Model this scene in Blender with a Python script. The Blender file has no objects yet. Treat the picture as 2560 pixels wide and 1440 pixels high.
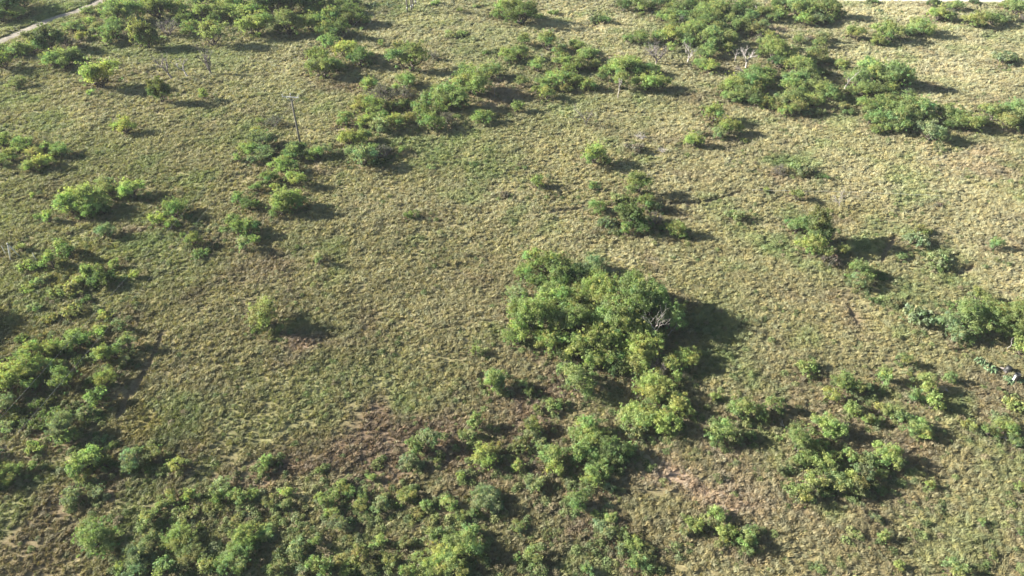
import bpy, math, random
import numpy as np
from mathutils import Vector, Matrix

# ------------------------------------------------------------------ camera, world, sun
sc = bpy.context.scene
col = sc.collection
CAM_H = 60.0
PITCH = math.radians(39.0)          # below the horizontal
FOV = math.radians(70.0)
FPX = 1280.0 / math.tan(FOV / 2)    # focal length in photograph pixels (2560 wide)

cam_data = bpy.data.cameras.new('camera')
cam_data.sensor_width = 36.0
cam_data.lens = 18.0 / math.tan(FOV / 2)
cam_data.clip_start = 0.5
cam_data.clip_end = 8000.0
cam = bpy.data.objects.new('camera', cam_data)
col.objects.link(cam)
cam.location = (0, 0, CAM_H)
cam.rotation_euler = (math.radians(90) - PITCH, 0, 0)
sc.camera = cam

SUN_EL = math.radians(22.5)
SUN_DIR = Vector((-math.cos(math.radians(9)), math.sin(math.radians(9)), 0))   # where the sun stands (plan)
world = bpy.data.worlds.new('World')
sc.world = world
world.use_nodes = True
wn = world.node_tree
wn.nodes.clear()
sky = wn.nodes.new('ShaderNodeTexSky')
sky.sky_type = 'NISHITA'
sky.sun_disc = False
sky.sun_elevation = SUN_EL
sky.sun_rotation = math.atan2(SUN_DIR.x, SUN_DIR.y)
bg = wn.nodes.new('ShaderNodeBackground')
bg.inputs['Strength'].default_value = 0.046
wo = wn.nodes.new('ShaderNodeOutputWorld')
wn.links.new(sky.outputs[0], bg.inputs[0])
wn.links.new(bg.outputs[0], wo.inputs[0])

sun_data = bpy.data.lights.new('sun', 'SUN')
sun_data.energy = 5.0
sun_data.angle = math.radians(0.5)
sun_data.color = (1.0, 0.95, 0.85)
sun = bpy.data.objects.new('sun', sun_data)
col.objects.link(sun)
sd = SUN_DIR * math.cos(SUN_EL) + Vector((0, 0, math.sin(SUN_EL)))
sun.rotation_euler = (-sd).to_track_quat('-Z', 'Y').to_euler()
sun.location = (-60, 20, 80)

sc.view_settings.view_transform = 'Standard'
sc.view_settings.look = 'None'
sc.view_settings.exposure = 1.90
sc.view_settings.gamma = 1.0
sc.cycles.max_bounces = 6
sc.cycles.diffuse_bounces = 3
sc.cycles.transparent_max_bounces = 4

# ------------------------------------------------------------------ helpers
ST, CT = math.sin(PITCH), math.cos(PITCH)

def at(px, py, z=0.0):
    """ground point (or point at height z) seen at a pixel of the 2560x1440 photograph"""
    u = (px - 1280.0) / FPX
    v = (py - 720.0) / FPX
    t = (CAM_H - z) / (ST + v * CT)
    return Vector((u * t, (CT - v * ST) * t, z))

def depth(py):
    return CAM_H / (ST + (py - 720.0) / FPX * CT)

def ppm(py):                          # photograph pixels per metre at that image row
    return FPX / depth(py)

def to_px(x, y):
    t = y * CT + CAM_H * ST
    vz = (CAM_H * CT - y * ST) / t
    return 1280 + FPX * x / t, 720 + FPX * vz

_tabs = {}
def vnoise(x, y, seed):
    """smooth value noise, vectorised, 0..1"""
    if seed not in _tabs:
        _tabs[seed] = np.random.RandomState(seed).rand(256, 256)
    T = _tabs[seed]
    xi = np.floor(x).astype(np.int64); yi = np.floor(y).astype(np.int64)
    fx = x - xi; fy = y - yi
    fx = fx * fx * (3 - 2 * fx); fy = fy * fy * (3 - 2 * fy)
    x0 = xi & 255; x1 = (xi + 1) & 255; y0 = yi & 255; y1 = (yi + 1) & 255
    return (T[x0, y0] * (1 - fx) + T[x1, y0] * fx) * (1 - fy) + (T[x0, y1] * (1 - fx) + T[x1, y1] * fx) * fy

def fbm(x, y, scale, seed, octs=4):
    s = 0; a = 0.5; tot = 0
    c, d = math.cos(0.6), math.sin(0.6)
    x = x / scale; y = y / scale
    for i in range(octs):
        s = s + a * vnoise(x + 17.3 * i, y - 9.1 * i, seed + i)
        tot += a; a *= 0.5
        x, y = (c * x - d * y) * 2.03, (d * x + c * y) * 2.03
    return s / tot

def tag(o, label=None, cat=None, group=None, kind=None):
    if label: o['label'] = label
    if cat: o['category'] = cat
    if group: o['group'] = group
    if kind: o['kind'] = kind
    return o

def empty(name, loc, rz=0.0, sc_=1.0):
    o = bpy.data.objects.new(name, None)
    o.empty_display_size = 0.3
    col.objects.link(o)
    o.location = loc
    o.rotation_euler = (0, 0, rz)
    o.scale = (sc_, sc_, sc_) if not hasattr(sc_, '__len__') else sc_
    return o

class MB:
    def __init__(self):
        self.v = []; self.f = []
    def tube(self, pts, rads, n=6, cap=True):
        pts = [Vector(p) for p in pts]
        base = len(self.v)
        prev = None
        for i, p in enumerate(pts):
            if i == 0: t = pts[1] - pts[0]
            elif i == len(pts) - 1: t = pts[-1] - pts[-2]
            else: t = pts[i + 1] - pts[i - 1]
            t.normalize()
            a = Vector((0, 0, 1)) if abs(t.z) < 0.9 else Vector((1, 0, 0))
            u = t.cross(a).normalized(); w = t.cross(u)
            for k in range(n):
                an = 2 * math.pi * k / n
                self.v.append(tuple(p + (u * math.cos(an) + w * math.sin(an)) * rads[i]))
        for i in range(len(pts) - 1):
            for k in range(n):
                a = base + i * n + k; b = base + i * n + (k + 1) % n
                self.f.append((a, b, b + n, a + n))
        if cap:
            self.f.append(tuple(base + k for k in range(n))[::-1])
            self.f.append(tuple(base + (len(pts) - 1) * n + k for k in range(n)))
        return self
    def box(self, c, s, rot=None):
        base = len(self.v)
        for dx in (-.5, .5):
            for dy in (-.5, .5):
                for dz in (-.5, .5):
                    p = Vector((dx * s[0], dy * s[1], dz * s[2]))
                    if rot: p = rot @ p
                    self.v.append(tuple(Vector(c) + p))
        for f in ((0, 1, 3, 2), (4, 6, 7, 5), (0, 4, 5, 1), (2, 3, 7, 6), (0, 2, 6, 4), (1, 5, 7, 3)):
            self.f.append(tuple(base + i for i in f))
        return self
    def mesh(self, name, mat, smooth=True):
        m = bpy.data.meshes.new(name)
        m.from_pydata(self.v, [], self.f)
        m.materials.append(mat)
        if smooth:
            m.polygons.foreach_set('use_smooth', [True] * len(m.polygons))
        m.update()
        return m
    def build(self, name, mat, parent=None, smooth=True):
        o = bpy.data.objects.new(name, self.mesh(name, mat, smooth))
        col.objects.link(o)
        if parent: o.parent = parent
        return o

def np_mesh(name, verts, quads=None, tris=None):
    """fast mesh from numpy arrays"""
    m = bpy.data.meshes.new(name)
    m.vertices.add(len(verts))
    m.vertices.foreach_set('co', np.ascontiguousarray(verts, dtype=np.float32).ravel())
    nq = 0 if quads is None else len(quads); nt = 0 if tris is None else len(tris)
    idx = []; 
    if nq: idx.append(quads.ravel())
    if nt: idx.append(tris.ravel())
    idx = np.concatenate(idx).astype(np.int32)
    m.loops.add(len(idx)); m.loops.foreach_set('vertex_index', idx)
    starts = np.concatenate([np.arange(nq) * 4, nq * 4 + np.arange(nt) * 3]).astype(np.int32)
    m.polygons.add(nq + nt)
    m.polygons.foreach_set('loop_start', starts)
    m.update(calc_edges=True)
    return m

# ------------------------------------------------------------------ materials
def new_mat(name):
    m = bpy.data.materials.new(name); m.use_nodes = True
    nt = m.node_tree; nt.nodes.clear()
    return m, nt, nt.nodes, nt.links

def N(nodes, kind, **kw):
    n = nodes.new(kind)
    for k, v in kw.items():
        if k in n.inputs.keys(): n.inputs[k].default_value = v
        else: setattr(n, k, v)
    return n

def mat_foliage(name, trans=0.35, attr_type='GEOMETRY', use_obj=True):
    """leaves: the thing's own colour x a little clump to clump variation; light passes through"""
    m, nt, ns, ln = new_mat(name)
    out = N(ns, 'ShaderNodeOutputMaterial')
    at_ = N(ns, 'ShaderNodeAttribute', attribute_name='tint', attribute_type=attr_type)
    colr = at_.outputs['Color']
    if use_obj:
        oi = N(ns, 'ShaderNodeObjectInfo')
        mx = N(ns, 'ShaderNodeMix', data_type='RGBA', blend_type='MULTIPLY')
        mx.inputs['Factor'].default_value = 1.0
        ln.new(oi.outputs['Color'], mx.inputs['A']); ln.new(colr, mx.inputs['B'])
        colr = mx.outputs['Result']
    d = N(ns, 'ShaderNodeBsdfPrincipled', Roughness=0.65)
    d.inputs['Specular IOR Level'].default_value = 0.18
    t = N(ns, 'ShaderNodeBsdfTranslucent')
    mixs = N(ns, 'ShaderNodeMixShader'); mixs.inputs[0].default_value = trans
    ln.new(colr, d.inputs['Base Color'])
    yel = N(ns, 'ShaderNodeMix', data_type='RGBA', blend_type='MULTIPLY'); yel.inputs['Factor'].default_value = 1.0
    yel.inputs['B'].default_value = (0.98, 1.12, 0.60, 1)
    ln.new(colr, yel.inputs['A']); ln.new(yel.outputs['Result'], t.inputs['Color'])
    ln.new(d.outputs[0], mixs.inputs[1]); ln.new(t.outputs[0], mixs.inputs[2])
    ln.new(mixs.outputs[0], out.inputs['Surface'])
    return m

def mat_bark(name, c1, c2, rough=0.85, scale=9.0):
    m, nt, ns, ln = new_mat(name)
    out = N(ns, 'ShaderNodeOutputMaterial')
    tc = N(ns, 'ShaderNodeTexCoord')
    mp = N(ns, 'ShaderNodeMapping'); mp.inputs['Scale'].default_value = (scale, scale, scale * 0.25)
    nz = N(ns, 'ShaderNodeTexNoise', Scale=1.0, Detail=5.0)
    rp = N(ns, 'ShaderNodeValToRGB')
    rp.color_ramp.elements[0].position = 0.35; rp.color_ramp.elements[0].color = (*c1, 1)
    rp.color_ramp.elements[1].position = 0.65; rp.color_ramp.elements[1].color = (*c2, 1)
    b = N(ns, 'ShaderNodeBsdfPrincipled', Roughness=rough)
    bp = N(ns, 'ShaderNodeBump', Strength=0.5, Distance=0.02)
    ln.new(tc.outputs['Object'], mp.inputs[0]); ln.new(mp.outputs[0], nz.inputs['Vector'])
    ln.new(nz.outputs['Fac'], rp.inputs[0]); ln.new(rp.outputs[0], b.inputs['Base Color'])
    ln.new(nz.outputs['Fac'], bp.inputs['Height']); ln.new(bp.outputs[0], b.inputs['Normal'])
    ln.new(b.outputs[0], out.inputs['Surface'])
    return m

M_LEAF = mat_foliage('leaf', 0.50)
M_GRASS = mat_foliage('grass_blades', 0.22, 'INSTANCER', False)
M_WEED = mat_foliage('weed_leaves', 0.25, 'INSTANCER', False)
M_BARK = mat_bark('dark_bark', (0.045, 0.035, 0.028), (0.13, 0.105, 0.085))
M_TWIG = mat_bark('grey_twigs', (0.12, 0.10, 0.10), (0.24, 0.20, 0.20))
M_DEAD = mat_bark('bleached_wood', (0.26, 0.23, 0.21), (0.52, 0.48, 0.44))
M_DEADDARK = mat_bark('weathered_dead_wood', (0.10, 0.085, 0.08), (0.30, 0.26, 0.24))
M_POLE = mat_bark('pole_timber', (0.10, 0.09, 0.075), (0.24, 0.22, 0.19))
M_PALE = mat_bark('pale_timber', (0.42, 0.41, 0.38), (0.66, 0.65, 0.61))
M_CERAMIC = mat_bark('insulator_ceramic', (0.55, 0.55, 0.55), (0.75, 0.75, 0.74), 0.3)
M_WIRE = mat_bark('wire_metal', (0.30, 0.30, 0.30), (0.42, 0.42, 0.42), 0.45)
M_WHITE = mat_bark('white_plastic', (0.38, 0.38, 0.36), (0.55, 0.55, 0.53), 0.45)
M_BLACK = mat_bark('black_plastic', (0.012, 0.012, 0.012), (0.03, 0.03, 0.03), 0.5)
M_CACTUS = mat_bark('cactus_skin', (0.07, 0.12, 0.05), (0.12, 0.18, 0.08), 0.6, 4.0)

# ------------------------------------------------------------------ every bush of the photograph
TONE = {'y': (.305, .380, .150), 'g': (.240, .320, .135), 'd': (.140, .200, .085), 'b': (.255, .315, .172),
        'o': (.262, .295, .135), 'k': (.21, .20, .165)}
TONE_WORD = {'y': 'yellow-green', 'g': 'mid-green', 'd': 'dark green', 'b': 'grey-green', 'o': 'olive', 'k': 'leafless grey'}

# regions that can be found in the picture, used to say where a bush stands
REGIONS = [
 (40, 15, 'in the far top left corner, beyond the dirt track'),
 (130, 85, 'beside the near edge of the dirt track, top left'),
 (60, 140, 'at the left edge just below the dirt track'),
 (190, 170, 'below the dirt track, left of the bleached dead trees'),
 (420, 235, 'on open grass just below the bleached dead trees, top left'),
 (290, 50, 'in the top left thicket beside the track'),
 (440, 60, 'around the purple leafless bush in the top left thicket'),
 (570, 50, 'in the top left thicket\'s right half'),
 (740, 30, 'on the top edge, left of the poles'),
 (860, 60, 'below the four poles, at the thicket\'s right end'),
 (830, 150, 'in the clump far above right of the utility pole'),
 (1040, 150, 'around the spreading tree below the four poles'),
 (1220, 60, 'on the top edge, right of the four poles'),
 (1190, 200, 'around the bare purple-brown ground, upper centre'),
 (960, 250, 'in the clump right of the utility pole\'s top'),
 (1090, 275, 'in the middle clump of the upper centre'),
 (900, 355, 'in the clump right of the utility pole\'s foot'),
 (680, 340, 'left of the utility pole\'s foot'),
 (750, 395, 'just below the utility pole'),
 (700, 500, 'in the column of bushes below the utility pole'),
 (1400, 120, 'behind the twin pale stems, upper centre right'),
 (1310, 170, 'left of the twin pale stems, upper centre right'),
 (1450, 160, 'in front of the twin pale stems, upper centre right'),
 (1400, 220, 'in the dark-shadowed clump below the twin pale stems'),
 (1590, 190, 'around the tall pale-stemmed tree, upper right of centre'),
 (1620, 20, 'at the left end of the top right thicket'),
 (1740, 30, 'in the upper middle of the top right thicket'),
 (1700, 95, 'on the lower left side of the top right thicket'),
 (1840, 60, 'in the core of the top right thicket'),
 (1790, 140, 'between the bleached dead trees below the top right thicket'),
 (1930, 125, 'at the lower right tip of the top right thicket'),
 (2020, 35, 'at the top right thicket\'s upper right end'),
 (2060, 110, 'on grass below the thicket\'s right end, top right'),
 (2220, 80, 'in the row of bushes near the top right'),
 (2370, 30, 'by the pale road along the top right'),
 (2500, 50, 'in the far top right corner'),
 (1860, 215, 'on the left side of the big right-hand thicket'),
 (1990, 245, 'in the lower middle of the big right-hand thicket'),
 (2060, 170, 'at the top of the big right-hand thicket'),
 (2190, 205, 'in the right lobe of the big right-hand thicket'),
 (2240, 290, 'in the lower right lobe of the big right-hand thicket'),
 (2390, 300, 'right of the big thicket\'s lower lobe'),
 (2510, 290, 'at the right edge beside the big thicket'),
 (1790, 320, 'on open grass below the big right-hand thicket'),
 (50, 385, 'in the cluster on the upper left edge'),
 (240, 490, 'in the yellow-green clump on the left'),
 (420, 545, 'right of the yellow-green clump, centre left'),
 (500, 615, 'in the small cluster, centre left'),
 (110, 640, 'near the tripod of pale posts, left edge'),
 (260, 680, 'on the ochre grass below the tripod, left'),
 (610, 560, 'in the cluster left of the bare middle slope'),
 (1020, 560, 'alone in the middle of the open slope'),
 (1480, 400, 'around the lone round tree right of centre'),
 (1400, 470, 'on the grass above the large central grove'),
 (1590, 530, 'in the small clump above the large central grove'),
 (1690, 580, 'right of the small clump above the central grove'),
 (1370, 665, 'at the back of the large central grove'),
 (1320, 780, 'on the left flank of the large central grove'),
 (1440, 770, 'in the left middle of the large central grove'),
 (1600, 750, 'right of centre in the large central grove'),
 (1560, 880, 'at the front of the large central grove'),
 (1700, 900, 'just right of the large central grove'),
 (1240, 970, 'left below the large central grove'),
 (1400, 990, 'directly below the large central grove'),
 (1650, 1010, 'in the group below the central grove\'s right side'),
 (1830, 1030, 'right of the shadow below the central grove'),
 (1960, 450, 'around the purple leafless shrub, right of centre'),
 (2040, 600, 'around the dark round shrub on the right'),
 (2140, 680, 'just below right of the dark round shrub'),
 (2280, 700, 'in the green weedy patch on the right'),
 (2490, 610, 'alone near the right edge'),
 (2450, 790, 'in the grove on the right edge'),
 (2540, 890, 'by the black and white drum on the right edge'),
 (2120, 960, 'in the scattered bushes, lower right middle'),
 (2300, 960, 'in the scattered bushes left of the drum'),
 (2230, 1050, 'in the dark-shadowed row, lower right'),
 (2070, 1070, 'left of the dark-shadowed row, lower right'),
 (2490, 1060, 'at the right edge, below the drum'),
 (110, 890, 'beside the overhead wires, lower left edge'),
 (280, 900, 'left of the trodden path, lower left'),
 (100, 960, 'under the overhead wires, lower left'),
 (660, 790, 'alone on the open slope, left of centre'),
 (200, 1060, 'in the shadowed lower left clump below the wires'),
 (60, 1180, 'against the left edge near the bottom'),
 (220, 1200, 'in the column of bushes, bottom left'),
 (400, 1150, 'on the ochre grass, bottom left'),
 (260, 1355, 'alone in the bottom left corner'),
 (430, 1280, 'at the upper left of the bottom scrub belt'),
 (570, 1235, 'along the top of the bottom scrub belt'),
 (420, 1380, 'on the bottom edge, left part of the scrub belt'),
 (620, 1370, 'on the bottom edge, left of centre'),
 (800, 1395, 'on the bottom edge, scrub belt centre'),
 (710, 1250, 'in the middle of the bottom scrub belt'),
 (860, 1260, 'in the centre right of the bottom scrub belt'),
 (940, 1380, 'in olive scrub on the bottom edge'),
 (1050, 1250, 'in the brown scrub, bottom centre'),
 (1190, 1240, 'around the wide grey-green bush, bottom centre'),
 (1120, 1380, 'in the bright clump on the bottom edge, centre'),
 (1050, 1120, 'on the brown slope, lower centre'),
 (1200, 1120, 'on the brown slope, right of lower centre'),
 (1500, 1120, 'in the dense clump, lower right of centre'),
 (1360, 1160, 'left of the dense clump, lower centre'),
 (1340, 1370, 'on the bottom edge, right of centre'),
 (1460, 1250, 'below the dense clump, lower centre'),
 (1540, 1330, 'in the straggling row, bottom right of centre'),
 (1790, 1310, 'in the bright group on pinkish soil, bottom right'),
 (2040, 1150, 'in the upper left of the lower right thicket'),
 (2180, 1160, 'in the upper right of the lower right thicket'),
 (2060, 1210, 'at the front of the lower right thicket'),
 (2350, 1210, 'in the long shadow of the lower right thicket'),
 (2300, 1390, 'along the bottom edge, bottom right'),
 (2500, 1260, 'at the lower right edge'),
 (2300, 790, 'in green weeds, right of the central shadow'),
 (1000, 400, 'on the green grass, upper centre'),
]

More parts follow.
